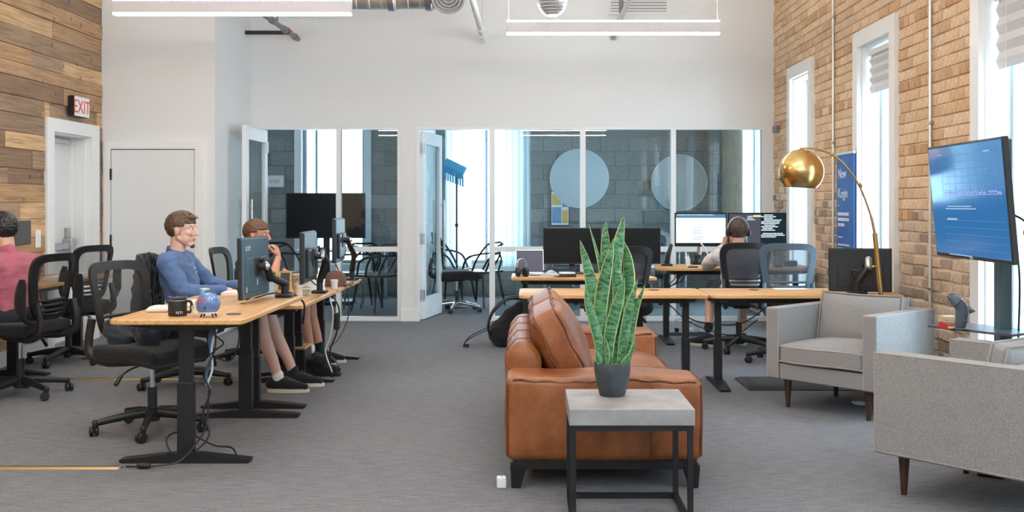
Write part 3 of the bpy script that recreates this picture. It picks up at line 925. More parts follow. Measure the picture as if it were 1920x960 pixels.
MB().tube([(0, -.2, 0), (0, -.2, 1.22)], .005, 6).build('hanger_rod', M['wire'], pw)
MB().tube([(-.01, -1.5, 0), (-.01, -1.5, 1.22)], .005, 6).build('hanger_rod', M['wire'], pw)
ps = pipe('sprinkler_pipe', 'slim grey steel pipe running to the wall by the vent', 'pipe', [(.985, 11.395, 3.285), (.985, 8.6, 3.285)], .028, M['steel'], (.01,), .05, M['pipewhite'])
MB().tube([(-.02, -.5, 0), (-.02, -.5, 1.01)], .024, 8).build('hanger_rod', M['pipegrey'], ps)
sp = thing('sprinkler', 'small grey sprinkler head on the wall under the pendant light', 'sprinkler', (.92, 11.4, 3.105))
MB().tube([(0, 0, 0), (0, -.05, 0)], .02, 12).build('socket', M['steel'], sp)
MB().tube([(0, -.05, 0), (0, -.06, 0)], .03, 12).build('deflector', M['pipegrey'], sp)
vg = thing('wall_vent', 'square white louvred vent high on the white wall', 'vent', (1.2, 11.4, 3.36))
MB().box(-.33, .33, -.012, 0, 0, .03).box(-.33, .33, -.012, 0, .52, .55).box(-.33, -.305, -.012, 0, .03, .52).box(.305, .33, -.012, 0, .03, .52).build('vent_frame', M['white'], vg, False)
MB().box(-.305, .305, -.003, 0, .03, .52).build('vent_backing', M['pipegrey'], vg, False)
for i in range(15):
    z = .036 + i * .032
    MB().add([(-.305, -.003, z + .022), (.305, -.003, z + .022), (.305, -.014, z), (-.305, -.014, z), (-.305, -.003, z + .026), (.305, -.003, z + .026), (.305, -.014, z + .004), (-.305, -.014, z + .004)],
             [(0, 1, 2, 3), (4, 7, 6, 5), (0, 4, 5, 1), (2, 6, 7, 3), (0, 3, 7, 4), (1, 5, 6, 2)]).build('slat', M['white'], vg, False)

ex = thing('exit_sign', 'white exit sign with red letters above the exit door', 'sign', (-4.14, 9.50, 2.075))
MB().rbox(0, .055, -.16, .16, 0, .185, .006).build('sign_box', M['black'], ex)
MB().box(.055, .058, -.155, .155, .004, .181).build('face', M['whiteplastic'], ex, False)
lettering('EXIT', .17, M['inkred'], ex, (.0585, -.005, .034), (PI / 2, 0, PI / 2), 'CENTER')
sw = thing('light_switch', 'white light switch plate on the plank wall', 'switch', (-4.14, 8.76, .99))
MB().rbox(0, .008, -.045, .045, -.075, .075, .003).build('plate', M['whiteplastic'], sw)
MB().rbox(.008, .014, -.018, .018, -.035, .035, .002).build('rocker', M['white'], sw)
for y, lab, z0 in ((6.9, 'slim pale conduit on the brick wall left of the tilted screen', .12), (9.1, 'slim conduit on the brick wall beside the blue banner', .12)):
    c = thing('conduit', lab, 'conduit', (2.66, y, z0))
    MB().tube([(0, 0, 0), (0, 0, 3.7)], .0105, 8).build('tube', M['wire'], c)
    for z in (.6, 1.7, 2.8): MB().rbox(-.012, .015, -.028, .028, z - .01, z + .01, .003).build('clip', M['steel'], c)
jb = thing('junction_box', 'small dark junction box on the bricks by the glazed wall', 'box', (2.66, 11.2, 2.09))
MB().rbox(-.02, .02, -.09, .09, -.035, .035, .005).build('box_body', M['pipegrey'], jb)
MB().rbox(-.024, -.02, -.075, .075, -.026, .026, .002).build('lid', M['pipegrey'], jb)
# ------------------------------------------------------------------ task chairs
def se(a, n):
    c, s = math.cos(a), math.sin(a)
    return math.copysign(abs(c) ** (2 / n), c), math.copysign(abs(s) ** (2 / n), s)

def task_chair(label, loc, rz, group='mesh back task chairs', arms=False, pal=None, base_turn=0.3, seat_z=.46, name='task_chair'):
    p = dict(frame='plastic', net='net', seat='fabric_black', base='plastic')
    if pal: p.update(pal)
    t = thing(name, label, 'chair', loc, rz, group)
    dz = seat_z - .46
    # five-star base, each arm with its caster
    MB().lathe([(.03, .055), (.042, .06), (.045, .12), (.03, .135)], 20).build('base_hub', M[p['base']], t)
    for k in range(5):
        a = base_turn + k * 2 * PI / 5
        d = Vector((math.cos(a), math.sin(a), 0)); n = Vector((-d.y, d.x, 0))
        m = MB(); pts = []; rr = []
        for i in range(7):
            f = i / 6
            pts.append(d * (.03 + .275 * f) + Vector((0, 0, .105 - .035 * f ** 1.6))); rr.append(.030 - .012 * f)
        m.tube(pts, rr, 10, flat=(.8, .95))
        m.cap(d * .30 + Vector((0, 0, .075)), d * .30 + Vector((0, 0, .05)), .018, .013, 10)
        leg = m.build('base_leg', M[p['base']], t)
        w = MB(); b = a + 1.1 + k * .7
        e = Vector((math.cos(b), math.sin(b), 0)); c = d * .305 - Vector((e.y, -e.x, 0)) * .012 + Vector((0, 0, .028))
        Q = e.to_track_quat('Z', 'Y').to_matrix()
        for s in (-1, 1):
            w.lathe([(.006, -.010), (.024, -.009), (.028, -.004), (.028, .004), (.024, .009), (.006, .010)], 14, c + e * s * .014, Q)
        w.lathe([(.012, -.018), (.012, .018)], 10, c, Q)
        w.build('caster', M['plastic'], leg)
    MB().tube([(0, 0, .12), (0, 0, .25)], .026, 16).build('column_sleeve', M['plastic'], t)
    MB().tube([(0, 0, .24), (0, 0, .39 + dz)], .014, 14).build('gas_lift', M['chrome'], t)
    m = MB(); m.rbox(-.13, .09, -.07, .07, .375 + dz, .415 + dz, .015); m.build('tilt_mechanism', M['plastic'], t)
    m = MB(); m.tube(bez([(.02, -.05, .39 + dz), (.02, -.18, .375 + dz), (.01, -.24, .345 + dz)], 8), .005, 8); m.cap((.01, -.24, .345 + dz), (.0, -.265, .305 + dz), .010, .013, 10)
    m.build('lever', M['plastic'], t)
    def seatfn(q, u):
        z = q.z
        if u[2] > 0: z += .018 * (1 - u[0] ** 4) * (1 - u[1] ** 4) - .0 + .012 * u[1] ** 4
        if u[0] > 0: z -= .03 * u[0] ** 3
        x = q.x; y = q.y * (1 - .06 * max(0, -u[0]) - .03 * max(0, u[0]) ** 3)
        return (x, y, z)
    MB().rbox(-.23, .25, -.245, .245, .43 + dz, .49 + dz, .028, 3, 6, seatfn).build('seat', M[p['seat']], t)
    MB().rbox(-.20, .22, -.21, .21, .408 + dz, .438 + dz, .014, 2, 2, seatfn).build('seat_shell', M['plastic'], t)
    # backrest: wide frame round an opening with woven net
    z0, z1 = .52, .955
    def X(y, z): return -.235 - .10 * (z - z0) - .10 * max(0, z - .78) + .9 * y * y * (1.0 - .5 * (z - z0))
    def hw(z):
        f = (z - z0) / (z1 - z0)
        return .165 + .07 * max(0, min(1, f)) ** .8
    def outline(zb, zt, ins, n, K=44):
        o = []
        for k in range(K):
            c, s = se(2 * PI * k / K, n)
            z = (zb + zt) / 2 + (zt - zb) / 2 * s
            o.append(((hw(z) - ins) * c, z))
        return o
    O = outline(z0, z1, 0, 4.5); I = outline(z0 + .035, z1 - .052, .050, 5.5)
    th = .011
    vs = []; fs = []; K = len(O)
    for (oo, d) in ((O, th), (I, th), (I, -th), (O, -th)):
        vs += [(X(y, z) + d, y, z + dz) for y, z in oo]
    for r in range(4):
        for k in range(K):
            l = (k + 1) % K; q = (r + 1) % 4
            fs.append((r * K + k, r * K + l, q * K + l, q * K + k))
    MB().add(vs, fs).build('back_frame', M[p['frame']], t, ang=60)
    grid = []
    zb, zt = z0 + .12, z1 - .045
    for i in range(9):
        z = zb + (zt - zb) * i / 8
        s = max(-1, min(1, (z - (z0 + .035 + z1 - .052) / 2) / ((z1 - .052 - z0 - .035) / 2 + .008)))
        w = (hw(z) - .044) * (1 - abs(s) ** 5.5) ** (1 / 5.5)
        grid.append([(X(w * j / 4, z) + .002, w * j / 4, z + dz) for j in range(-4, 5)])
    MB().sheet(grid, .002).build('back_net', M[p['net']], t)
    for i in range(3):
        z = z0 + .125 - i * .034
        w = hw(z) - .045
        MB().tube([(X(w * j / 4, z) + .004, w * j / 4, z + dz) for j in range(-4, 5)], .010, 8, flat=(.6, 1.0) if False else None).build('lumbar_bar', M[p['frame']], t)
    # hoop that carries the back from under the seat
    for s in (-1, 1):
        MB().tube(bez([(-.02, s * .10, .405 + dz), (-.17, s * .155, .40 + dz), (-.275, s * .185, .44 + dz), (-.285, s * .185, .53 + dz), (-.262, s * .185, .64 + dz)], 16), [.024] * 4 + [.026] * 6 + [.022] * 7, 10, flat=(.75, 1.1)).build('back_hoop', M[p['frame']], t)
    if arms:
        for s in (-1, 1):
            m = MB(); m.tube(bez([(-.25, s * .20, .50 + dz), (-.24, s * .275, .54 + dz), (-.235, s * .29, .60 + dz)], 8), .017, 8)
            a = m.build('armrest', M['plastic'], t)
            MB().tube(bez([(-.235, s * .292, .56 + dz), (-.225, s * .295, .66 + dz), (-.24, s * .292, .80 + dz)], 10), [.022, .034, .038, .040, .040, .040, .040, .039, .036, .030, .020], 12, flat=(.62, 1.0)).build('arm_pad', M['fabric_black'], a)
    return t

# ------------------------------------------------------------------ standing desks
def desk(label, x0, x1, y0, y1, z, turn=False, legs=(.16, .16), th=.025, grommet=None, group='height adjustable desks', r=.045):
    """long axis local y; turn=True lays it along world x"""
    cx, cy = (x0 + x1) / 2, (y0 + y1) / 2
    t = thing('standing_desk', label, 'desk', (cx, cy, 0), PI / 2 if turn else 0, group)
    L_, W = (x1 - x0, y1 - y0) if turn else (y1 - y0, x1 - x0)
    hl, hwid = L_ / 2, W / 2
    # top with rounded corners
    poly = []
    for sx, sy, a0 in ((1, 1, 0), (-1, 1, PI / 2), (-1, -1, PI), (1, -1, 3 * PI / 2)):
        for k in range(5):
            a = a0 + PI / 2 * k / 4
            poly.append((sx * (hwid - r) + r * math.cos(a), sy * (hl - r) + r * math.sin(a)))
    m = MB(); n = len(poly); e = .004
    vs = []
    for (zz, ins) in ((z - th, e), (z - th + e, 0), (z - e, 0), (z, e)):
        vs += [(px * (1 - ins / hwid), py * (1 - ins / hl), zz) for px, py in poly]
    fs = [tuple(range(n))[::-1], tuple(range(3 * n, 4 * n))]
    for q in range(3):
        for i in range(n):
            j = (i + 1) % n; fs.append((q * n + i, q * n + j, (q + 1) * n + j, (q + 1) * n + i))
    m.add(vs, fs); m.build('desktop', M['desk'], t)
    zt = z - th
    ly = (-hl + legs[0], hl - legs[1])
    MB().box(-.14, -.10, ly[0], ly[1], zt - .045, zt).build('crossbar', M['black'], t, False)
    MB().box(.10, .14, ly[0], ly[1], zt - .045, zt).build('crossbar', M['black'], t, False)
    for y in ly:
        MB().prism([(-hwid + .06, zt), (-hwid + .06, zt - .022), (-.12, zt - .042), (.12, zt - .042), (hwid - .06, zt - .022), (hwid - .06, zt)][::-1], y - .035, y + .035, 'y').build('top_bracket', M['black'], t, False)
        MB().rbox(-.04, .04, y - .026, y + .026, .04, zt - .30, .006).build('column', M['black'], t)
        MB().rbox(-.034, .034, y - .021, y + .021, zt - .31, zt - .035, .005).build('column', M['black'], t)
        f = hwid - .005
        MB().prism([(-f, .006), (-f + .01, 0), (f - .01, 0), (f, .006), (f, .018), (.07, .045), (-.07, .045), (-f, .018)], y - .036, y + .036, 'y').build('foot', M['black'], t, False)
        for s in (-1, 1):
            MB().lathe([(.014, -.0), (.014, .006)], 10, (s * (f - .03), y, 0)).build('levelling_pad', M['plastic'], t)
    if grommet:
        MB().lathe([(.034, z - .002), (.038, z + .001), (.036, z + .003), (.0, z + .003)], 24, (grommet[0], grommet[1], 0)).build('cable_grommet', M['plastic'], t)
    return t

desk('nearest left desk, holding the black mug and small blue helmet', -2.03, -1.377, 5.0, 6.36, .724, legs=(.17, .10), grommet=(.21, -.42))
desk('middle left desk, lower, where the man in the blue shirt works', -2.06, -1.40, 6.42, 7.60, .655, legs=(.12, .10))
desk('far left desk near the glass, with a laptop behind the last monitor', -2.06, -1.40, 7.64, 8.72, .655, legs=(.12, .12))
desk('desk along the plank wall, beside the exit door', -4.12, -3.585, 7.62, 9.02, .68, legs=(.15, .15))
desk('desk along the plank wall in front of the person in a rose shirt', -4.12, -3.60, 6.1, 7.58, .68, legs=(.15, .15))
desk('empty desk behind the sofa, its top bare but for a grommet', -.07, 1.228, 7.07, 7.66, .662, True, legs=(.12, .12), grommet=(.12, -.32))
desk('desk carrying the turned monitor, between sofa and arc lamp', 1.236, 2.56, 7.07, 7.66, .662, True, legs=(.12, .10), grommet=(.12, .28))
desk('back desk with two dark monitors, laptop and headphones', -.155, 1.10, 8.90, 9.52, .65, True, legs=(.12, .12))
desk('back desk with two lit monitors, where the man in white works', 1.165, 2.62, 9.42, 10.1, .70, True, legs=(.12, .12))

# ------------------------------------------------------------------ monitors
def seg_lines(mb, x0, x1, z0, z1, rows, seed, fill=(.2, .95), h=.45, y=-.0006):
    rr = random.Random(seed)
    dz = (z1 - z0) / rows
    for i in range(rows):
        z = z1 - (i + .5) * dz
        if rr.random() < .12: continue
        x = x0 + rr.choice((0, 0, .06, .12)) * (x1 - x0)
        e = x + rr.uniform(*fill) * (x1 - x)
        while x < e:
            w = min(e - x, rr.uniform(.08, .3) * (x1 - x0))
            mb.box(x, x + w, y, y + .0004, z - dz * h / 2, z + dz * h / 2); x += w + .012 * (x1 - x0)

def monitor(label, w, h, pos, rz, base, tilt=0, arm=None, back='monback', screen='screenoff', cat='monitor', bulge=.02, group=None, logo=None, plate=True, roll=0):
    base = Vector(base); pos = Vector(pos)
    t = thing('monitor', label, cat, base, 0, group)
    X = Matrix.Translation(pos - base) @ Matrix.Rotation(rz, 4, 'Z') @ Matrix.Rotation(tilt, 4, 'X') @ Matrix.Rotation(roll, 4, 'Y')
    MB(X).rbox(-w / 2, w / 2, 0, .022, -h / 2, h / 2, .005).build('bezel', M['plastic'], t)
    MB(X).box(-w / 2 + .008, w / 2 - .008, -.0015, .001, -h / 2 + .012, h / 2 - .008).build('screen', M[screen], t, False)
    m = MB(X); m.rbox(-w / 2 + .006, w / 2 - .006, .018, .032, -h / 2 + .006, h / 2 - .006, .006); m.rbox(-w * .36, w * .36, .026, .032 + bulge, -h * .40, h * .16, .012)
    m.build('back_shell', M[back], t)
    if plate:
        m = MB(X); m.rbox(-.055, .055, .03 + bulge, .038 + bulge, -.055, .055, .004); m.tube([(0, .036 + bulge, 0), (0, .085 + bulge, 0)], .022, 12); m.build('mount_plate', M['black'], t)
        joint = X @ Vector((0, .085 + bulge, 0))
    else: joint = X @ Vector((0, .03 + bulge, -h * .2))
    if arm:
        P = [Vector(a) - base for a in arm]
        m = MB(); m.rbox(-.05, .05, -.05, .05, 0, .02, .006); m.tube([(0, 0, .02), (0, 0, .09)], .022, 14); m.build('arm_base', M['black'], t)
        pts = [Vector((0, 0, .08))] + P + [joint]
        nm = ['lower_arm', 'upper_arm', 'arm_head']
        for i in range(len(pts) - 1):
            a, b = pts[i], pts[i + 1]
            m = MB(); r0 = (.024, .023, .018)[min(i, 2)]
            m.cap(a, b, r0, r0 * .85, 12)
            m.ell(b, r0 * 1.15, 12, 8)
            m.build(nm[min(i, 2)], M['black'] if i != len(pts) - 2 else M['steel'], t)
    elif arm is None:
        m = MB(); m.rbox(-.11, .11, -.08, .08, 0, .012, .005); m.build('stand_foot', M['black'], t)
        m = MB(); m.beam((0, .0, .01), joint, .05, .02); m.build('stand_post', M['black'], t)
    if logo:
        o = lettering(logo[0], logo[1], M['greyink'], t, (0, 0, 0), (0, 0, 0), 'LEFT')
        o.matrix_local = X @ Matrix.Translation((w / 2 - logo[2], .0326, h / 2 - logo[3])) @ Matrix.Rotation(PI, 4, 'Z') @ Matrix.Rotation(PI / 2, 4, 'X')
    return t, X

# left row: monitors on arms, seen from behind and edge on
t, X = monitor('monitor nearest on the left desks, back towards us with small lettering', .52, .345, at(471, 500, 6.0), -PI / 2 - .03, (-1.46, 6.22, .724), tilt=.02,
               arm=[at(508, 520, 6.15), at(497, 492, 6.05)], back='monblue', bulge=.006, logo=('acer', .058, .05, .075))
MB(X).box(.17, .21, .0322, .0330, -.135, -.105).build('sticker', M['greyink'], t, False)
MB(X).box(.0, .02, .038, .0386, -.105, -.07).build('sticker', M['greyink'], t, False)
t, X = monitor('second monitor of the left row, edge on behind the wooden easels', .53, .34, at(574, 481, 7.05), -PI / 2 + .05, (-1.475, 7.33, .655), arm=[at(610, 488, 7.3), at(604, 470, 7.2)], back='monback')
t, X = monitor('third monitor of the left row, edge on nearest the glass wall', .53, .34, at(631, 450, 8.1), -PI / 2 + .05, (-1.46, 8.58, .655), arm=[at(664, 478, 8.5), at(650, 448, 8.35)], back='monback')
# wall desk monitor behind the person in rose
monitor('small dark monitor on the plank wall desk behind the black-haired person', .42, .19, (-3.87, 7.95, 1.06), 1.74, (-3.95, 7.95, .68), back='monback')
# right side
for (px, lab, rz) in ((1073, 'wide dark monitor beside the laptop on the back desk', .02), (1184, 'wide dark monitor behind the plant on the back desk', -.02)):
    p = at(px, 461, 9.36)
    t, X = monitor(lab, .524, .325, p, rz, (p.x, 9.44, .65), back='monback', group='pair of dark monitors on the back desk')
t, X = monitor('lit monitor showing a white document, left of the man with headphones', .50, .325, at(1314, 430.5, 9.98), .0, (1.62, 10.04, .70), arm=[(1.64, 10.05, .78)], plate=False, screen='screenoff')
DOC = X; docmon = t
t, X = monitor('lit monitor showing dark code, in front of the man with headphones', .565, .325, at(1420, 430.5, 9.98), -.0, (2.20, 10.04, .70), arm=[(2.19, 10.05, .78)], plate=False)
COD = X; codmon = t
def glow_on(t, X, name, mb, mat): mb.v = [tuple(X @ Vector(p)) for p in mb.v]; return mb.build(name, mat, t, False)
M['doc'] = m_glow('document_white', (.82, .92, .97), 1.0)
M['docbar'] = m_glow('document_bar', (.10, .28, .45), .7)
M['docline'] = m_glow('document_text', (.35, .45, .52), .6)
M['codebg'] = m_glow('code_panel', (.08, .085, .115), .8)
M['codedark'] = m_glow('code_dark', (.02, .035, .045), .6)
M['codetext'] = m_glow('code_text', (.62, .74, .80), .9)
M['codeyellow'] = m_glow('code_yellow', (.75, .75, .25), 1.0)
M['codegreen'] = m_glow('code_green', (.2, .65, .4), .9)
glow_on(docmon, DOC, 'page', MB().box(-.238, .238, -.0022, -.0016, -.128, .112), M['doc'])
glow_on(docmon, DOC, 'toolbar', MB().box(-.238, .238, -.0022, -.0016, .112, .148), M['docbar'])
m = MB(); seg_lines(m, -.23, .225, .128, .146, 2, 4, (.5, .9), .5, -.003); glow_on(docmon, DOC, 'toolbar_icons', m, M['doc'])
m = MB(); seg_lines(m, -.08, .05, -.10, .03, 9, 5, (.3, .9), .3, -.003); seg_lines(m, -.225, -.17, .03, .09, 3, 6, (.3, .7), .25, -.003); glow_on(docmon, DOC, 'document_text', m, M['docline'])
glow_on(codmon, COD, 'left_panel', MB().box(-.27, .03, -.0022, -.0016, -.145, .15), M['codebg'])
glow_on(codmon, COD, 'right_panel', MB().box(.032, .272, -.0022, -.0016, -.145, .15), M['codedark'])
m = MB(); seg_lines(m, .036, .268, -.11, .148, 16, 8, (.35, 1.0), .6, -.003); seg_lines(m, -.1, .02, .07, .135, 4, 9, (.3, .8), .5, -.003); glow_on(codmon, COD, 'code_lines', m, M['codetext'])
glow_on(codmon, COD, 'yellow_tag', MB().box(-.04, .035, -.0032, -.0026, .122, .138), M['codeyellow'])
glow_on(codmon, COD, 'green_line', MB().box(-.105, -.098, -.0032, -.0026, -.12, -.03), M['codegreen'])
# dark monitor on the near right desk, back towards us
t, X = monitor('dark monitor turned away on an arm, beside the arc lamp pole', .425, .305, at(1612, 506, 7.3), PI - .22, (2.30, 7.36, .662), tilt=.03, arm=False, back='plastic', bulge=.004, plate=False)
P0 = Vector((2.30, 7.36, .662))
am = thing('monitor_mount', 'black jointed arm clamped to the desk before the turned monitor', 'monitor arm', at(1607, 553, 7.16) , 0)
o = am.location.copy(); am.location.z = .662; o = Vector(am.location)
MB().rbox(-.06, .06, -.045, .045, 0, .022, .006).build('arm_base', M['black'], am)
MB().tube([(0, 0, .02), (0, 0, .085)], .024, 14).build('arm_post', M['black'], am)
a = Vector((0, 0, .07)); b = at(1628, 500, 7.14) - o; c = at(1630, 492, 7.19) - o
MB().cap(a, b, .022, .021).build('lower_arm', M['black'], am)
MB().cap(b, b + Vector((0.005, .01, .045)), .026, .026).build('elbow_joint', M['steel'], am)
MB().cap(b + Vector((0, .01, .04)), at(1622, 500, 7.23) - o, .02, .018).build('arm_head', M['black'], am)
m = MB(); m.tube(bez([a, a + Vector((-.04, 0, .09)), b + Vector((-.06, 0, -.03)), b], 12), .005, 6); m.build('cable', M['cable'], am)

# ------------------------------------------------------------------ chairs in place
task_chair('near black chair pushed under the desk with the mug', (-2.13, 5.88, 0), -.42, base_turn=.30, pal=dict(net='net'))
task_chair('black chair under the man in the blue shirt, a dark jacket on its back', (-2.42, 7.32, 0), 0.0, base_turn=.1, seat_z=.44)
task_chair('black chair of the man in navy by the glass door', (-2.24, 8.37, 0), -.05, base_turn=.05, seat_z=.44)
task_chair('black chair under the person in the rose shirt', (-3.40, 6.95, 0), PI - .2, arms=True, base_turn=.25)
task_chair('empty black chair at the desk by the exit door', (-3.72, 8.40, 0), PI - .34, arms=True, base_turn=.5)
task_chair('black chair under the man in the white shirt', (1.84, 9.12, 0), PI / 2 + .02, base_turn=.1, pal=dict(net='net2'))
task_chair('empty blue-grey chair with an open frame beside the man in white', (2.06, 8.42, 0), PI / 2 - .10, base_turn=.55, pal=dict(frame='greyplastic', net='netblue'), seat_z=.48)
task_chair('black chair half hidden behind the tall potted plant', (.72, 8.62, 0), PI / 2 + .3, pal=dict(net='net2'), base_turn=.3, seat_z=.45)
# ------------------------------------------------------------------ tan leather sofa
S0 = (.337, 5.66, 0)
sofa = thing('leather_sofa', 'tan leather sofa with thick arms standing sideways on the carpet', 'sofa', S0)
def wav(q, a, f, ph): return a * math.sin(f * q + ph)
def armfn(seed):
    def fn(q, u):
        z = q.z; x = q.x; y = q.y
        if u[2] > .2: z += .006 * math.sin(11 * q.x + seed) + .010 * (1 - u[0] ** 2) * (u[2]) - .006
        x += .008 * (1 - u[2] ** 2) * u[0]
        y += .010 * (1 - u[2] ** 2) * (1 - u[0] ** 2) * u[1] + .004 * math.sin(9 * q.x + 7 * q.z + seed) * u[1]
        return (x, y, z)
    return fn
xa, xb = -.44, .44
def seam(path, parent, r=.0065, mat='seam'):
    return MB().tube(path, r * .72, 6).build('seam', M[mat], parent)
def arm(y0, y1, seed):
    a = MB().rbox(xa, xb, y0, y1, .125, .505, .035, 3, 14, armfn(seed)).build('arm', M['leather'], sofa)
    yf = y0 - .002
    # raised welts round the arm
    top = [(xa + .03 + (xb - xa - .06) * k / 24, yf + .004, .487 + .006 * math.sin(11 * (xa + (xb - xa) * k / 24) + seed) + .004 * math.sin(k * 1.7)) for k in range(25)]
    seam(top, a, .008)
    seam([(xa + .004, yf + .008, .15 + .32 * k / 8) for k in range(9)], a)
    seam([(xb - .004, yf + .008, .15 + .32 * k / 8) for k in range(9)], a)
    for fx in (-.01, .215): seam([(fx, yf - .0075 + (.006 if k in (0, 6) else 0), .15 + .32 * k / 6) for k in range(7)], a, .002)
    seam([(xb - .002, y0 + .03 + (y1 - y0 - .06) * k / 6, .488) for k in range(7)], a)
    return a
arm(-1.0, -.70, 0.4)
arm(.68, .98, 2.1)
# back body with cross stitched rolls
def backfn(q, u):
    x = q.x; z = q.z
    x -= .05 * max(0, (q.z - .40))
    if u[2] > 0: z += .02 * (1 - u[0] ** 2) * u[2]
    x += .010 * math.cos(q.y * 2 * PI / .33) * (u[0] if u[0] < 0 else 0)
    return (x, q.y, z)
b = MB().rbox(xa, -.27, -.70, .68, .125, .60, .07, 4, 18, backfn).build('back', M['leather'], sofa)
for i in range(4):
    y = -.55 + i * .33
    seam([(-.285, y, .585), (-.33, y, .625), (-.40, y, .62), (-.447, y, .56), (-.447, y, .2)], b, .003)
for s, y in ((0, -.70), (1, .68)): pass
# seat
def seatfn2(q, u):
    z = q.z; x = q.x
    if u[2] > 0: z += .028 * (1 - u[1] ** 4) * (1 - abs(u[0]) ** 4) + .006 * math.sin(14 * q.y + 5 * q.x) * u[2]
    x += .012 * math.sin(8 * q.y) * max(0, u[0])
    return (x, q.y, z)
for y0, y1 in ((-.695, -.012), (-.008, .675)):
    c = MB().rbox(-.30, .43, y0, y1, .245, .385, .04, 3, 10, seatfn2).build('seat_cushion', M['leather'], sofa)
    seam([(.425 + .012 * math.sin(8 * (y0 + .03 + (y1 - y0 - .06) * k / 12)), y0 + .03 + (y1 - y0 - .06) * k / 12, .372) for k in range(13)], c, .007)
MB().rbox(-.26, .42, -.70, .68, .13, .25, .03, 3, 4).build('seat_base', M['leather'], sofa)
# leaning back cushions
def bcush(y0, y1, ang, x, z, k):
    X = Matrix.Translation((x, (y0 + y1) / 2, z)) @ Matrix.Rotation(-ang, 4, 'Y')
    hy = (y1 - y0) / 2
    def fn(q, u):
        b = (1 - u[1] ** 4) * (1 - u[2] ** 4)
        xx = q.x * (.72 + .5 * b) + .012 * math.sin(9 * q.z + 6 * q.y + k) * b
        return (xx, q.y * (1 - .05 * u[2] ** 2), q.z * (1 - .05 * u[1] ** 2))
    c = MB(X).rbox(-.095, .095, -hy, hy, -.24, .24, .04, 3, 10, fn).build('back_cushion', M['leather'], sofa)
    for xs in (-.058, .058):
        pts = []
        for (a, e) in [(-1, t) for t in [-.9 + .2 * i for i in range(10)]] + [(t, 1) for t in [-.9 + .225 * i for i in range(9)]] + [(1, .9 - .2 * i) for i in range(10)]:
            pts.append(X @ Vector((xs + .006 * math.sin(9 * a + 7 * e), a * hy * .985 * (1 - .05 * e * e), e * .238 * (1 - .05 * a * a))))
        seam(pts, c, .0075)
    return c
bcush(-.675, -.02, math.radians(27), -.165, .548, 0)
bcush(-.005, .66, math.radians(27), -.165, .548, 2)
# plinth and legs
MB().box(xa + .03, xb - .02, -.97, -.93, .085, .13).box(xa + .03, xb - .02, .91, .95, .085, .13).box(xa + .03, xa + .07, -.93, .91, .085, .13).box(xb - .06, xb - .02, -.93, .91, .085, .13).build('plinth', M['black'], sofa, False)
for x, s in ((xa + .055, 1), (xb - .045, -1)):
    for y in (-.95, .93):
        MB().beam((x, y, .10), (x - s * .012, y, .0), .075, .07, .04, .045).build('leg', M['black'], sofa, False)

# ------------------------------------------------------------------ side table with plant
tx0, tx1, ty0, ty1, tz = .158, .655, 4.10, 4.55, .472
tb = thing('side_table', 'side table with a thick grey top on a black metal frame', 'table', ((tx0 + tx1) / 2, (ty0 + ty1) / 2, 0))
hx, hy = (tx1 - tx0) / 2, (ty1 - ty0) / 2
MB().rbox(-hx, hx, -hy, hy, tz - .066, tz, .004).build('tabletop', M['concrete'], tb)
zt = tz - .066; q = .022
MB().box(-hx + .006, hx - .006, -hy + .006, -hy + .006 + q, zt - q, zt).box(-hx + .006, hx - .006, hy - .006 - q, hy - .006, zt - q, zt).box(-hx + .006, -hx + .006 + q, -hy + .028, hy - .028, zt - q, zt).box(hx - .006 - q, hx - .006, -hy + .028, hy - .028, zt - q, zt).build('top_frame', M['black'], tb, False)
for sx in (-1, 1):
    for sy in (-1, 1):
        cx, cy = sx * (hx - .006 - q / 2), sy * (hy - .006 - q / 2)
        MB().box(cx - q / 2, cx + q / 2, cy - q / 2, cy + q / 2, 0, zt - q).build('leg', M['black'], tb, False)
    cx = sx * (hx - .006 - q / 2)
    MB().box(cx - q / 2, cx + q / 2, -hy + .028, hy - .028, 0, q).build('floor_rail', M['black'], tb, False)
MB().box(-hx + .028, hx - .028, hy - .006 - q, hy - .006, 0, q).build('floor_rail', M['black'], tb, False)

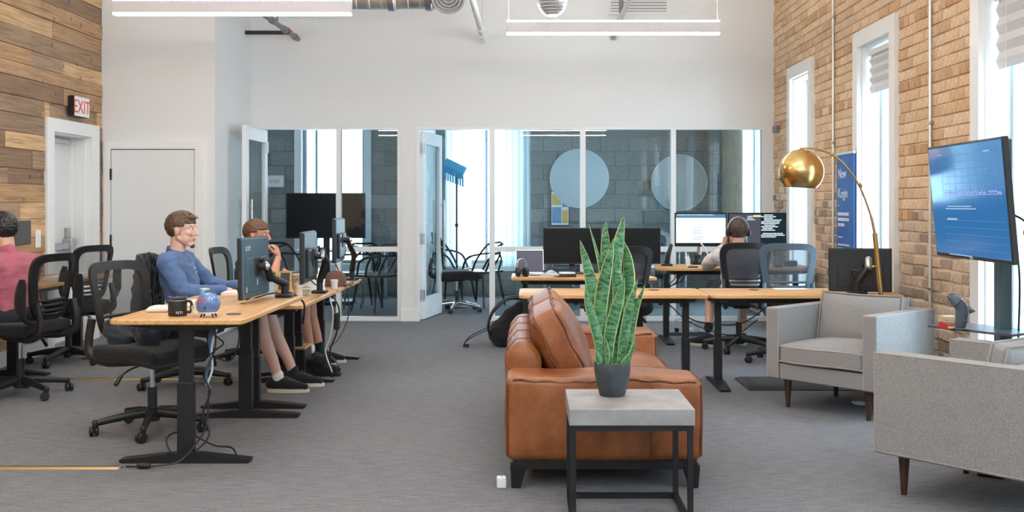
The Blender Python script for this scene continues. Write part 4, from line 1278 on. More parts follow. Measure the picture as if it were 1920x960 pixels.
PY = 4.40
pl = thing('snake_plant', 'tall snake plant in a charcoal pot on the grey side table', 'plant', (.352, PY, tz))
MB().lathe([(.0, .0), (.050, .0), (.054, .004), (.066, .045), (.076, .10), (.0775, .136), (.0765, .141), (.072, .141), (.071, .128)], 40).build('pot', M['pot'], pl)
so = MB(); so.lathe([(.071, .122), (.05, .129), (.0, .133)], 24)
random.seed(2)
for k in range(60):
    a, r = random.uniform(0, 6.28), .066 * math.sqrt(random.random())
    so.ell((r * math.cos(a), r * math.sin(a), .128 + random.uniform(0, .006)), (.008, .008, .006), 6, 4)
so.build('soil', M['soil'], pl)
def leaf(pix, wpx, dy0, dy1, twist=0, cup=.25, base_px=None):
    """leaf along pixel centre line (tip last); widths in px; depth offsets at base and tip"""
    pts = []
    for i, (x, y) in enumerate(pix):
        f = i / (len(pix) - 1)
        p = at(x, y, PY) ; p.y = PY + dy0 + (dy1 - dy0) * f
        pts.append(p - Vector(pl.location))
    C = bez(pts, 26); n = len(C)
    W = 2.277e-3 * wpx / 2 * .88
    vs = []; uv = []; cols = 7
    for side in (1, -1):
        for i, c in enumerate(C):
            f = i / (n - 1)
            t = (C[min(i + 1, n - 1)] - C[max(i - 1, 0)]).normalized()
            w = W * min(1, .55 + f * 1.6) * (1 - max(0, (f - .45) / .55) ** 2.2) ** .9
            w = max(w, .0006)
            a = twist * f + twist * .2
            sd = Vector((math.cos(a), math.sin(a), 0)); sd = (sd - t * sd.dot(t)).normalized()
            nn = t.cross(sd)
            th = .0032 * (1 - .7 * f)
            for j in range(cols):
                u = j / (cols - 1) * 2 - 1
                vs.append(c + sd * w * u + nn * (cup * w * u * u + side * th * (1 - u * u) ** .5 + side * .0004))
                uv.append((j / (cols - 1), f))
    fs = []
    o = n * cols
    for i in range(n - 1):
        for j in range(cols - 1):
            a, b, c, d = i * cols + j, i * cols + j + 1, (i + 1) * cols + j + 1, (i + 1) * cols + j
            fs.append((a, b, c, d)); fs.append((o + d, o + c, o + b, o + a))
        fs.append((i * cols, (i + 1) * cols, o + (i + 1) * cols, o + i * cols))
        k = cols - 1
        fs.append((i * cols + k, o + i * cols + k, o + (i + 1) * cols + k, (i + 1) * cols + k))
    MB().add(vs, fs, uv).build('leaf', M['leaf'], pl, ang=70)
leaf([(1128, 680), (1126, 610), (1112, 540), (1101, 495), (1088, 450)], 27, .0, .03, .3)
leaf([(1134, 680), (1138, 600), (1134, 530), (1122, 475), (1105, 420)], 17, .03, .05, 1.0)
leaf([(1140, 680), (1144, 600), (1140, 520), (1137, 460), (1137, 412)], 26, .035, .05, .1)
leaf([(1130, 682), (1124, 610), (1128, 550), (1138, 500), (1150, 446)], 30, -.005, -.02, -.3)
leaf([(1146, 682), (1148, 600), (1152, 520), (1162, 455), (1172, 402)], 32, .01, .03, .25)
leaf([(1156, 680), (1164, 600), (1178, 540), (1178, 490), (1170, 450)], 30, .02, .04, -.6)
leaf([(1140, 684), (1142, 630), (1150, 590), (1160, 555), (1169, 518)], 26, -.03, -.045, -.35)
leaf([(1160, 684), (1168, 640), (1176, 595), (1184, 560), (1195, 522)], 22, -.025, -.03, .4)
leaf([(1168, 684), (1180, 635), (1186, 600), (1194, 570), (1209, 532)], 17, -.01, -.02, -.5)
leaf([(1124, 684), (1122, 640), (1112, 600), (1102, 565), (1097, 530)], 21, -.03, -.04, .4)
leaf([(1150, 684), (1158, 620), (1160, 560), (1158, 510), (1160, 470)], 26, .0, .0, .2)
leaf([(1174, 684), (1180, 665), (1186, 650), (1191, 630)], 10, -.03, -.04, .4)
leaf([(1124, 684), (1122, 672), (1119, 664), (1117, 654)], 13, -.045, -.05, .2)
leaf([(1136, 684), (1137, 665), (1136, 650), (1133, 630)], 10, -.05, -.055, -.5)
leaf([(1164, 686), (1168, 676), (1174, 668), (1180, 655)], 11, -.05, -.055, .3)

# ------------------------------------------------------------------ grey armchairs
def armchair(label, loc, rz):
    c = thing('armchair', label, 'armchair', loc, rz, 'grey armchairs')
    D, W = .35, .38; zb, za = .185, .63; at_ = .088
    def soft(q, u): return (q.x, q.y, q.z)
    def welt(pts, par, r=.0055): return MB().tube(pts, r, 6, closed=True).build('piping', M['piping'], par)
    for s in (-1, 1):
        y0, y1 = (s * W, s * (W - at_)) if s < 0 else (W - at_, W)
        a = MB().rbox(-D, D, min(y0, y1), max(y0, y1), zb, za, .012, 2, 2).build('arm', M['grey'], c)
        for y in (y0 + .004, y1 - .004) if y0 < y1 else (y1 + .004, y0 - .004):
            welt([(-D + .004, y, zb + .01), (D - .004, y, zb + .01), (D - .004, y, za - .004), (-D + .004, y, za - .004)], a)
    b = MB().rbox(-D, -D + .11, -W + at_, W - at_, zb, za + .0, .012, 2, 2).build('back', M['grey'], c)
    welt([(-D + .106, -W + at_, za - .004), (-D + .106, W - at_, za - .004), (-D + .004, W - at_, za - .004), (-D + .004, -W + at_, za - .004)], b, .005)
    MB().rbox(-D + .11, D - .012, -W + at_, W - at_, zb, .285, .010, 2, 2).build('front_rail', M['grey'], c)
    def sc(q, u):
        z = q.z + (.030 * (1 - u[0] ** 4) * (1 - u[1] ** 4) if u[2] > 0 else 0) + .004 * math.sin(9 * q.y)
        return (q.x + .012 * (1 - u[1] ** 2) * max(0, u[0]), q.y, z)
    w = W - at_ - .004
    se_ = MB().rbox(-D + .10, D - .004, -w, w, .29, .405, .022, 3, 8, sc).build('seat_cushion', M['grey'], c)
    for z in (.302, .394):
        welt([(D - .008 + .012 * (1 - (k / 6) ** 2), w * k / 6 * .985, z + .004 * math.sin(9 * w * k / 6)) for k in range(-6, 7)] + [(-D + .12, w * .985, z), (-D + .12, -w * .985, z)], se_, .006)
    # loose back cushion, leaning
    X = Matrix.Translation((-D + .215, 0, .545)) @ Matrix.Rotation(-.20, 4, 'Y')
    def bc(q, u):
        b_ = (1 - u[1] ** 4) * (1 - u[2] ** 4)
        return (q.x * (.45 + .75 * b_), q.y * (1 - .03 * u[2] ** 2 + .03 * abs(u[2] * u[1])), q.z * (1 - .05 * (1 - u[1] ** 2) * (u[2] > 0)))
    k = MB(X).rbox(-.075, .075, -w + .004, w - .004, -.165, .165, .03, 3, 8, bc).build('back_cushion', M['grey'], c)
    for xs in (-.034, .034):
        P = []
        for (a, e) in [(t / 6, 1) for t in range(-6, 7)] + [(1, t / 4) for t in range(3, -5, -1)] + [(t / 6, -1) for t in range(5, -7, -1)] + [(-1, t / 4) for t in range(-3, 4)]:
            P.append(X @ Vector((xs, a * (w - .004) * (1 - .03 * e * e + .03 * abs(a * e)) * .995, e * .164 * (1 - .05 * (1 - a * a) * (e > 0)))))
        MB().tube(P, .005, 6, closed=True).build('piping', M['piping'], k)
    for x in (-D + .06, D - .09):
        for y in (-W + .10, W - .10):
            MB().lathe([(.013, 0), (.026, zb + .002)], 16, (x, y, 0)).build('leg', M['walnut'], c)
    return c
armchair('grey tweed armchair facing us beneath the brass arc lamp', (2.015, 6.53, 0), math.radians(221.7))
armchair('grey tweed armchair with its side towards us at the picture edge', (2.035, 4.57, 0), math.radians(130.5))

# ------------------------------------------------------------------ brass arc lamp
LY = 6.93
al = thing('arc_lamp', 'brass arc floor lamp with a round dome shade over the grey armchair', 'floor lamp', (2.36, LY, 0))
O = Vector(al.location)
MB().lathe([(.0, 0), (.115, 0), (.12, .006), (.12, .026), (.115, .032), (.02, .034), (0, .034)], 36).build('base', M['brass'], al)
p1 = at(1640, 437, LY) - O
MB().tube([(0, 0, .03), at(1652, 558, LY) - O, p1], .0155, 16).build('pole', M['brass'], al)
arc = bez([p1, at(1632, 402, LY) - O, at(1612, 350, LY) - O, at(1588, 314, LY) - O, at(1562, 291, LY) - O, at(1535, 281, LY) - O, at(1512, 278, LY) - O, at(1499, 279, LY) - O], 40)
MB().tube(arc, [.009] * 5 + [.0065] * (len(arc) - 5), 10).build('arc_arm', M['brass'], al)
MB().cap(at(1614, 349, LY) - O, at(1610, 344, LY) - O, .011, .011).build('ferrule', M['brass'], al)
MB().cap(at(1563, 291, LY) - O, at(1559, 289, LY) - O, .010, .010).build('ferrule', M['brass'], al)
MB().cap(at(1646, 500, LY) - O + Vector((-.012, -.01, 0)), at(1644, 500, LY) - O + Vector((-.03, -.015, 0)), .007, .009).build('knob', M['brass'], al)
sc_ = at(1502, 322, LY) - O
R = .150
prof = []
for k in range(22):
    a = math.radians(-43 + (133) * k / 21)
    prof.append((max(R * math.cos(a), .0), R * math.sin(a)))
inn = [((R - .003) * math.cos(math.radians(-43 + 133 * k / 21)) if k < 21 else 0, (R - .003) * math.sin(math.radians(-43 + 133 * k / 21))) for k in range(22)]
TR = Matrix.Rotation(math.radians(4), 3, 'Y')
sh = MB().lathe(prof, 48, sc_, TR).build('shade', M['brass'], al)
# open the bottom: outer skin only, with an enamelled inner skin just inside
me = sh.data; bm_ = bmesh.new(); bm_.from_mesh(me)
big = [f for f in bm_.faces if len(f.verts) > 4 and f.calc_center_median().z < sc_.z]
bmesh.ops.delete(bm_, geom=big, context='FACES_ONLY'); bm_.to_mesh(me); bm_.free()
si = MB().lathe(inn, 48, sc_, TR).build('shade_lining', M['whiteshade'], al)
me = si.data; bm_ = bmesh.new(); bm_.from_mesh(me)
big = [f for f in bm_.faces if len(f.verts) > 4 and f.calc_center_median().z < sc_.z]
bmesh.ops.delete(bm_, geom=big, context='FACES_ONLY'); bm_.to_mesh(me); bm_.free()
MB().tube([sc_ + Vector((0, 0, R - .004)), at(1499, 279, LY) - O], .008, 10).build('swivel', M['brass'], al)
MB().ell(sc_ + Vector((0, 0, .02)), (.03, .03, .042), 14, 10).build('bulb', M['whiteplastic'], al)

# ------------------------------------------------------------------ wall screen on its stand
tv = thing('display_screen', 'tilted wall screen with blue charts on a steel post by the window', 'screen', (2.47, 5.42, 0), 0)
O = Vector(tv.location)
W_, H_ = .965, .592
X = Matrix.Translation(Vector((2.197, 5.225, 1.296)) - O) @ Matrix.Rotation(-PI / 2 - .03, 4, 'Z') @ Matrix.Rotation(math.radians(5.0), 4, 'X')
MB(X).rbox(-W_ / 2, W_ / 2, 0, .03, -H_ / 2, H_ / 2, .005).build('bezel', M['plastic'], tv)
MB(X).rbox(-W_ * .4, W_ * .4, .025, .06, -H_ * .38, H_ * .2, .012).build('back_shell', M['plastic'], tv)
def m_screenblue():
    m, nt, b = nmat('chart_screen')
    b.inputs['Base Color'].default_value = (.01, .025, .06, 1); b.inputs['Roughness'].default_value = .12
    b.inputs['Emission Color'].default_value = (.018, .105, .27, 1); b.inputs['Emission Strength'].default_value = 1.0
    return m
M['tvblue'] = m_screenblue(); M['tvline'] = m_glow('chart_grid', (.10, .27, .50), .8); M['tvtext'] = m_glow('chart_text', (.36, .52, .70), .8); M['tvgraph'] = m_glow('chart_trace', (.38, .42, .80), .8)
MB(X).box(-W_ / 2 + .012, W_ / 2 - .012, -.0015, .001, -H_ / 2 + .018, H_ / 2 - .012).build('screen', M['tvblue'], tv, False)
m = MB(X)
for k in range(6): m.box(-.30, .45, -.003, -.0026, .235 - k * .036, .2368 - k * .036)
for k in range(5): m.box(-.30, .45, -.003, -.0026, -.10 - k * .036, -.0982 - k * .036)
for k in range(9): m.box(-.30 + k * .09, -.2988 + k * .09, -.003, -.0026, .0, .25)
m.box(.20, .40, -.003, -.0026, .252, .2532).box(.20, .40, -.003, -.0026, .225, .2262).box(.20, .2015, -.003, -.0026, .225, .2532).box(.40, .4015, -.003, -.0026, .225, .2532)
m.build('chart_grid', M['tvline'], tv, False)
rr = random.Random(9); m = MB(X); x = -.28; pts = []
while x < .44:
    v = .012 + abs(rr.gauss(0, .008))
    if rr.random() < .05: v += rr.uniform(.03, .06)
    if abs(x - .27) < .006: v = .13
    if abs(x + .19) < .005: v = .075
    pts.append((x, v)); x += .007
for (a, v), (b_, w) in zip(pts, pts[1:]):
    m.add([(a, -.0034, .03 + v), (b_, -.0034, .03 + w), (b_, -.0034, .03 + w - .007), (a, -.0034, .03 + v - .007)], [(0, 1, 2, 3)])
m.box(-.28, .44, -.0034, -.003, .03, .0335); m.build('chart_trace', M['tvgraph'], tv, False)
m = MB(X); seg_lines(m, -.28, .18, -.045, -.02, 2, 12, (.7, .95), .45, -.0034); seg_lines(m, -.27, -.13, -.10, -.085, 1, 13, (.9, 1), .6, -.0034); seg_lines(m, -.28, .15, -.285, -.26, 2, 14, (.6, .95), .4, -.0034); seg_lines(m, .26, .34, .233, .245, 1, 15, (.9, 1), .5, -.0034); seg_lines(m, -.33, -.28, .24, .25, 1, 16, (.9, 1), .5, -.0034)
m.build('chart_text', M['tvtext'], tv, False, kind='stuff')
MB(X).box(-.02, .02, -.001, .0, -H_ / 2 + .005, -H_ / 2 + .013).build('maker_mark', M['greyink'], tv, False)
j = X @ Vector((0, .06, -.05))
MB().rbox(-.03, .03, -.045, .045, .03, 1.62, .008).build('post', M['post'], tv)
MB().beam(j, (-.02, 0, 1.25), .12, .2).build('mount_arm', M['plastic'], tv)
MB().rbox(-.034, .034, -.049, .049, .36, .40, .006).build('clamp_ring', M['steel'], tv)
MB().rbox(-.20, .15, -.28, .28, .012, .04, .008).build('stand_base', M['plastic'], tv)
for x in (-.17, .12):
    for y in (-.25, .25): MB().lathe([(.015, 0), (.015, .014)], 10, (x, y, 0)).build('foot_pad', M['plastic'], tv)
pz = .632
c1, c2, c3, c4_ = Vector((2.14, 5.58, 0)) - O, Vector((2.40, 5.17, 0)) - O, Vector((2.62, 5.32, 0)) - O, Vector((2.37, 5.74, 0)) - O
MB().prism([(c.x, c.y) for c in (c1, c2, c3, c4_)], pz - .012, pz, 'z').build('shelf', M['shelf'], tv, False)
MB().tube(bez([(-.03, -.02, 1.15), (.03, -.10, 1.0), (.04, -.085, .6), (.03, -.03, .05)], 20), .005, 6).build('cable', M['cable'], tv)
m = MB(); m.tube(bez([X @ Vector((.40, .04, -.06)), X @ Vector((.50, .06, -.10)), X @ Vector((.46, .07, -.16))], 10), .005, 6); m.build('cable', M['cable'], tv)

# shark figure and books on the shelf
sk = thing('shark_figure', 'slate blue shark figure standing on its tail on the screen shelf', 'figurine', Vector((2.285, 5.40, pz)))
O = Vector(sk.location)
def sp_(px, py): return at(px, py, 5.40) - O
bd = bez([sp_(1801, 619), sp_(1801, 610), sp_(1803, 596), sp_(1804, 582), sp_(1800, 572), sp_(1791, 563), sp_(1777, 555)], 30)
n = len(bd); rad = []
for i in range(n):
    f = i / (n - 1)
    rad.append(.012 + .022 * math.sin(PI * min(1, f * .75 + .12)) if f < .8 else .034 * max(.08, (1 - f) / .2) ** .75 + .002)
rad[0] = .018
MB().tube(bd, rad, 14).build('body', M['shark'], sk)
def fin(a, b, c, th, nm):
    a, b, c = Vector(a), Vector(b), Vector(c)
    y = Vector((0, th, 0)); m_ = (a + b + c) / 3
    MB().add([a - y, b - y, c, a + y, b + y, m_ - y * 1.1, m_ + y * 1.1], [(0, 1, 5), (1, 2, 5), (2, 0, 5), (3, 6, 4), (4, 6, 2), (2, 6, 3), (0, 3, 4, 1), (1, 4, 2), (2, 3, 0)]).build(nm, M['shark'], sk)
fin(sp_(1806, 574), sp_(1808, 592), sp_(1829, 584), .009, 'dorsal_fin')
fin(sp_(1829, 584), sp_(1815, 573), sp_(1808, 571), .006, 'dorsal_fin')
m = MB(); m.ell(sp_(1803, 617) + Vector((0, 0, .002)), (.045, .03, .0075), 16, 8); m.build('tail_base', M['shark'], sk)
fin(sp_(1798, 590) + Vector((0, -.02, 0)), sp_(1800, 600) + Vector((0, -.02, 0)), sp_(1811, 604) + Vector((0, -.045, 0)), .006, 'side_fin')
MB().ell(sp_(1796, 566) + Vector((0, -.022, 0)), (.0075, .004, .0075), 12, 8).build('eye', M['whiteplastic'], sk)
MB().ell(sp_(1796, 566) + Vector((0, -.0255, 0)), (.004, .003, .004), 10, 6).build('pupil', M['iris'], sk)
def book(label, loc, rz, w, d, h, cov, grp=None):
    b = thing('book', label, 'book', loc, rz, grp)
    m = MB(); m.box(-w / 2, w / 2, -d / 2, d / 2, 0, .003).box(-w / 2, w / 2, -d / 2, d / 2, h - .003, h).box(-w / 2, -w / 2 + .003, -d / 2, d / 2, .003, h - .003); m.build('cover', M[cov], b, False)
    MB().box(-w / 2 + .003, w / 2 - .003, -d / 2 + .003, d / 2 - .003, .003, h - .003).build('pages', M['pages'], b, False)
    return b
bz = pz
for (lab, h, cov, dx, a) in (('thick red book at the bottom of the shelf pile', .020, 'red', 0, .1), ('thin red book second from the bottom of the shelf pile', .012, 'red', .002, -.05),
                             ('cream book third in the shelf pile', .016, 'cream', .004, .15), ('pale tan book on top of the shelf pile', .014, 'cream', .0, -.02)):
    book(lab, (2.20 + dx, 5.45, bz), a, .07, .10, h, cov, 'books piled on the screen shelf'); bz += h
# ------------------------------------------------------------------ people
from mathutils import noise as mnoise
def blob(name, mb, voxel, mat, parent, sm=3, wrinkle=0, wf=11):
    """one continuous skin over overlapping closed shapes"""
    o = mb.build('blob_source', mat, None, True, 180)
    o.modifiers.clear()
    r = o.modifiers.new('r', 'REMESH'); r.mode = 'VOXEL'; r.voxel_size = voxel; r.use_smooth_shade = True
    s = o.modifiers.new('s', 'SMOOTH'); s.factor = .5; s.iterations = sm
    dg = bpy.context.evaluated_depsgraph_get()
    me = bpy.data.meshes.new_from_object(o.evaluated_get(dg))
    old = o.data; bpy.data.objects.remove(o); bpy.data.meshes.remove(old)
    if wrinkle:
        nor = [v.normal.copy() for v in me.vertices]
        for v, vn in zip(me.vertices, nor):
            c = v.co.copy()
            w = mnoise.noise(Vector((c.x * wf, c.y * wf * .6, c.z * wf * 1.5))) + .5 * mnoise.noise(Vector((c.x * wf * 2.3 + 5, c.y * wf * 1.3, c.z * wf * 2.6)))
            v.co = c + vn * w * wrinkle
    me.polygons.foreach_set('use_smooth', [True] * len(me.polygons))
    me.name = name
    if not me.materials: me.materials.append(mat)
    n = bpy.data.objects.new(name, me); COL.objects.link(n); n.parent = parent
    return n

def hand(mb, w, d, pn, side, curl=.35, spread=.05, sc=.92):
    """w wrist, d pointing direction, pn palm normal, side +1 thumb on the d x pn side"""
    w = Vector(w); d = Vector(d).normalized(); pn = Vector(pn); pn = (pn - d * pn.dot(d)).normalized()
    s = d.cross(pn) * side
    R = Matrix((d, s, pn)).transposed()
    mb.ell(w + d * .05 * sc, (.054 * sc, .040 * sc, .017 * sc), 14, 10, R)
    mb.cap(w - d * .02, w + d * .03, .026 * sc, .026 * sc, 12)
    for off, ln, a in ((.030, .92, .12), (.011, 1.0, .03), (-.009, .95, -.05), (-.028, .76, -.14)):
        p = w + (d * .082 + s * off) * sc
        dd = (d + s * (a * (1 + spread * 6))).normalized()
        mb.cap(w + (d * .04 + s * off * .8) * sc, p, .011 * sc, .0105 * sc, 8)
        for k, sl in enumerate((.042, .028, .022)):
            ax = dd.cross(pn).normalized()
            dd = Quaternion(ax, curl * (1 + .35 * k)) @ dd
            q = p + dd * sl * ln * sc
            mb.cap(p, q, (.0098 - .001 * k) * sc, (.0090 - .001 * k) * sc, 8); p = q
    p = w + (d * .025 + s * .026) * sc
    for k, (ln, v) in enumerate(((.042, d * .55 + s * .75 + pn * .25), (.032, d * .8 + s * .45 + pn * .3), (.026, d * .92 + s * .2 + pn * .3))):
        q = p + v.normalized() * ln * sc; mb.cap(p, q, (.0145 - .002 * k) * sc, (.0125 - .002 * k) * sc, 8); p = q

def figure(name, label, loc, rz, J, skin, hair, tops, legs_wear, sleeve, eyes='iris', hstyle='short', group=None, beard=False, shoes=True, collar=None, face=True):
    t = thing(name, label, 'person', loc, rz, group)
    V = lambda p: Vector(p)
    pel, chest, neck, head = V(J['pelvis']), V(J['chest']), V(J['neck']), V(J['head'])
    drop = V((0, 0, -.028)) if collar else V((0, 0, 0))
    HR = Matrix.Rotation(J.get('yaw', 0), 3, 'Z') @ Matrix.Rotation(J.get('pitch', 0), 3, 'Y')
    def torso(mb, e):
        K = [(pel, .118, .165), (pel.lerp(chest, .35) + V((.0, 0, 0)), .112, .150), (pel.lerp(chest, .7), .112, .158), (chest, .112, .168), (chest.lerp(neck, .35), .098, .158)]
        for i in range(len(K) - 1):
            for f in (0, .33, .66, 1):
                c = K[i][0].lerp(K[i + 1][0], f)
                mb.ell(c, (K[i][1] * (1 - f) + K[i + 1][1] * f + e, K[i][2] * (1 - f) + K[i + 1][2] * f + e, .095 + e * .6), 20, 12)
        for s in ('R', 'L'):
            sh = V(J['sh' + s])
            mb.cap(chest.lerp(neck, .55), sh, .07 + e, .060 + e, 14)
            mb.cap(chest, sh, .085 + e, .060 + e, 14)
        mb.cap(chest.lerp(neck, .5), neck + (drop if e > 0 else V((0, 0, 0))), .085 + e, .062 + e * .6, 14)
    def arms(mb, e, upto):
        for s in ('R', 'L'):
            sh, el, wr = V(J['sh' + s]), V(J['el' + s]), V(J['wr' + s])
            if upto == 'short':
                m_ = sh.lerp(el, .62); mb.cap(sh, m_, .062 + e, .054 + e * 1.5, 14)
            else:
                mb.cap(sh, el, .056 + e, .045 + e, 14); mb.cap(el, el.lerp(wr, .35), .046 + e, .043 + e, 14)
                mb.cap(el.lerp(wr, .35), wr if upto == 'body' else wr.lerp(el, .06), .043 + e, .028 + e * (1.3 if upto != 'body' else 1), 14)
    def thighs(mb, e, f1=1):
        for s in ('R', 'L'):
            h, k = V(J['hip' + s]), V(J['kn' + s])
            mb.cap(h, h.lerp(k, f1), .090 + e, (.090 + (.058 - .090) * f1) + e, 16)
        mb.ell(pel + V((0, 0, -.02)), (.13 + e, .175 + e, .11 + e), 20, 12)
    def shins(mb, e, f1=1):
        for s in ('R', 'L'):
            k, a = V(J['kn' + s]), V(J['an' + s])
            c = k.lerp(a, .33) + V((-.018, 0, 0))
            mb.cap(k, c, .056 + e, .056 + e, 14)
            if f1 >= 1: mb.cap(c, k.lerp(a, .75), .055 + e, .040 + e, 14); mb.cap(k.lerp(a, .75), a, .040 + e, .036 + e, 14)
    body = MB()
    torso(body, -.010); arms(body, -.006, 'body'); thighs(body, -.008); shins(body, -.002)
    # neck and head
    body.cap(neck - V((0, 0, .05)), head + HR @ V((-.022, 0, -.055)), .056, .052, 14)
    def H(p): return head + HR @ V(p)
    body.ell(H((-.012, 0, .030)), (.096, .074, .086), 22, 14, HR)
    body.ell(H((.022, 0, -.025)), (.068, .060, .075), 20, 14, HR)
    body.ell(H((.034, 0, -.070)), (.052, .046, .040), 18, 12, HR)
    body.cap(H((.070, -.012, -.102)), H((.070, .012, -.102)), .018, .018, 10)
    for s in (-1, 1):
        body.cap(H((-.005, s * .052, -.055)), H((.060, s * .022, -.098)), .020, .017, 10)      # jaw line
        body.ell(H((.034, s * .036, -.056)), (.040, .024, .042), 14, 10, HR)
        body.cap(H((.066, s * .022, .0185)), H((.064, s * .038, .017)), .0135, .0125, 10)
        body.ell(H((.060, s * .036, -.022)), (.026, .024, .024), 12, 8, HR)                        # cheek
        body.ell(H((-.008, s * .076, -.012)), (.021, .009, .032), 12, 8, HR @ Matrix.Rotation(s * .25, 3, 'Z'))   # ear
        body.ell(H((-.014, s * .079, -.002)), (.012, .008, .016), 10, 6, HR)
    body.cap(H((.074, -.030, .030)), H((.074, .030, .030)), .016, .016, 10)                        # brow
    body.limb([H((.082, 0, .016)), H((.099, 0, -.012)), H((.106, 0, -.028))], [.010, .0115, .013], 10)
    for s in (-1, 1): body.cap(H((.088, s * .010, -.030)), H((.099, s * .007, -.031)), .009, .009, 8)
    body.ell(H((.080, 0, -.062)), (.014, .024, .015), 12, 8, HR)
    for s, sg in (('R', 1), ('L', -1)):
        hd = J.get('hand' + s)
        wr, el = V(J['wr' + s]), V(J['el' + s])
        d = V(hd[0]) if hd else (wr - el)
        hand(body, wr, d, hd[1] if hd else (0, 0, -1), sg * (hd[3] if hd and len(hd) > 3 else 1), hd[2] if hd else .3)
    if not shoes or shoes == 'bare':
        for s in ('R', 'L'):
            a = V(J['an' + s]); f = V(J.get('foot' + s, (1, 0, 0))).normalized()
            body.cap(a + V((0, 0, -.02)), a + f * .13 + V((0, 0, -.052)), .036, .026, 12)
    blob('body', body, .0042, M[skin], t, 3)
    # eyes, brows, lips
    if face:
        for s in (-1, 1):
            e = MB(); e.ell(H((.0705, s * .030, .004)), .0115, 14, 10); e.build('eye', M['eyew'], t)
            e = MB(); e.ell(H((.0808, s * .0292, .0045)), (.003, .0058, .0056), 10, 8, HR); e.build('iris', M['iris'], t)
            e = MB(); e.tube(bez([H((.082, s * .014, .027)), H((.084, s * .030, .031)), H((.072, s * .047, .026))], 8), [.003, .004, .0045, .0045, .0045, .004, .004, .003, .002][:9] if False else .0038, 6); e.build('eyebrow', M[hair], t)
        e = MB(); e.tube(bez([H((.080, -.021, -.063)), H((.0935, 0, -.0605)), H((.080, .021, -.063))], 8), .0042, 8); e.tube(bez([H((.079, -.018, -.066)), H((.092, 0, -.069)), H((.079, .018, -.066))], 8), .0048, 8)
        e.build('lips', M['lip'], t)
    if beard:
        e = MB(); e.cap(H((.074, -.011, -.107)), H((.074, .011, -.107)), .0155, .0155, 10)
        for k in range(26):
            a = random.uniform(-1, 1)
            p = H((.078 + random.uniform(-.01, .008), a * .018, -.112 + random.uniform(-.006, .004))); e.cap(p, p + HR @ V((.004, a * .002, -.010)), .004, .0015, 6)
        blob('beard', e, .0025, M['hairdark'], t, 1)
    # hair
    random.seed(5)
    hb = MB()
    def cap_of(c, r, keep):
        n, m_ = 40, 26
        for i in range(1, m_):
            a = -PI / 2 + PI * i / m_
            for k in range(n):
                b = 2 * PI * k / n
                p = V((r[0] * math.cos(a) * math.cos(b), r[1] * math.cos(a) * math.sin(b), r[2] * math.sin(a))) + V(c)
                if keep(p):
                    th = random.uniform(.009, .0125)
                    hb.ell(H(p), (th, th, th), 6, 4)
    if hstyle == 'short':
        keep = lambda p: (p.z > .052 - .0 * p.x and p.x < .085) or (p.x < .030 and p.z > .020) or (p.x < -.036 and p.z > -.062) or (p.x < .04 and p.z > .02)
    elif hstyle == 'longer':
        keep = lambda p: (p.z > .045 and p.x < .09) or (p.x < .03 and p.z > -.025) or (p.x < -.015 and p.z > -.085)
    else:
        keep = lambda p: (p.z > .050 and p.x < .08) or (p.x < .02 and p.z > .022) or (p.x < -.034 and p.z > -.055)
    cap_of((-.014, 0, .030), (.100, .078, .092), keep)
    if hstyle in ('short', 'longer'):
        for k in range(150):
            a = random.uniform(.5, 1.45); b = random.uniform(-PI, PI)
            p = V((.100 * math.cos(a) * math.cos(b) - .014, .078 * math.cos(a) * math.sin(b), .092 * math.sin(a) + .030))
            if p.x > .07: continue
            f = V((.022, random.uniform(-.008, .008), random.uniform(.004, .014))) if hstyle == 'short' else V((-.006 + random.uniform(-.01, .01), random.uniform(-.01, .01), -.004))
            hb.limb([H(p), H(p + f * .6), H(p + f + V((0, 0, -.003)))], [.009, .007, .003], 6)
        if hstyle == 'short':
            for k in range(22):
                y = random.uniform(-.045, .045)
                p = V((.058 - abs(y) * .3, y, .088)); hb.limb([H(p), H(p + V((.024, 0, .004))), H(p + V((.046 + random.uniform(-.008, .006), random.uniform(-.005, .005), -.006)))], [.011, .009, .003], 6)
    blob('hair', hb, .0035, M[hair], t, 1, .0022, 70)
    # clothes
    sm = MB(); torso(sm, .010); arms(sm, .010, sleeve)
    if collar is None: sm.cap(neck - V((0, 0, .045)), neck - V((0, 0, .02)), .066, .064, 14)
    shirt = blob('shirt', sm, .0075, M[tops], t, 3, .012)
    if collar:
        c = MB(); ctr = neck + V((-.004, 0, -.008)); ax = (head + HR @ V((-.022, 0, -.055)) - neck).normalized()
        for k in range(21):
            a = .28 + (2 * PI - .56) * k / 20
            c.cap(ctr + V((.066 * math.cos(a) + .004, .066 * math.sin(a), -.022 - .022 * math.cos(a))), ctr + ax * .012 + V((.058 * math.cos(a), .058 * math.sin(a), .0 - .030 * math.cos(a))), .010, .006, 6)
        for s in (-1, 1):
            c.cap(ctr + V((.068, s * .020, -.034)), ctr + V((.100, s * .030, -.072)), .012, .006, 6)
        blob('collar', c, .004, M[collar], t, 1)
        for k in range(4):
            MB().ell(chest.lerp(neck, .45 - .2 * k) + V((.118 - .02 * (k == 0), 0, 0)), (.004, .006, .006), 8, 6).build('button', M['whiteplastic'], shirt)
    lm = MB()
    if legs_wear[1] == 'shorts': thighs(lm, .010, .92)
    else: thighs(lm, .010); shins(lm, .012)
    blob('shorts' if legs_wear[1] == 'shorts' else 'trousers', lm, .009, M[legs_wear[0]], t, 4, .005)
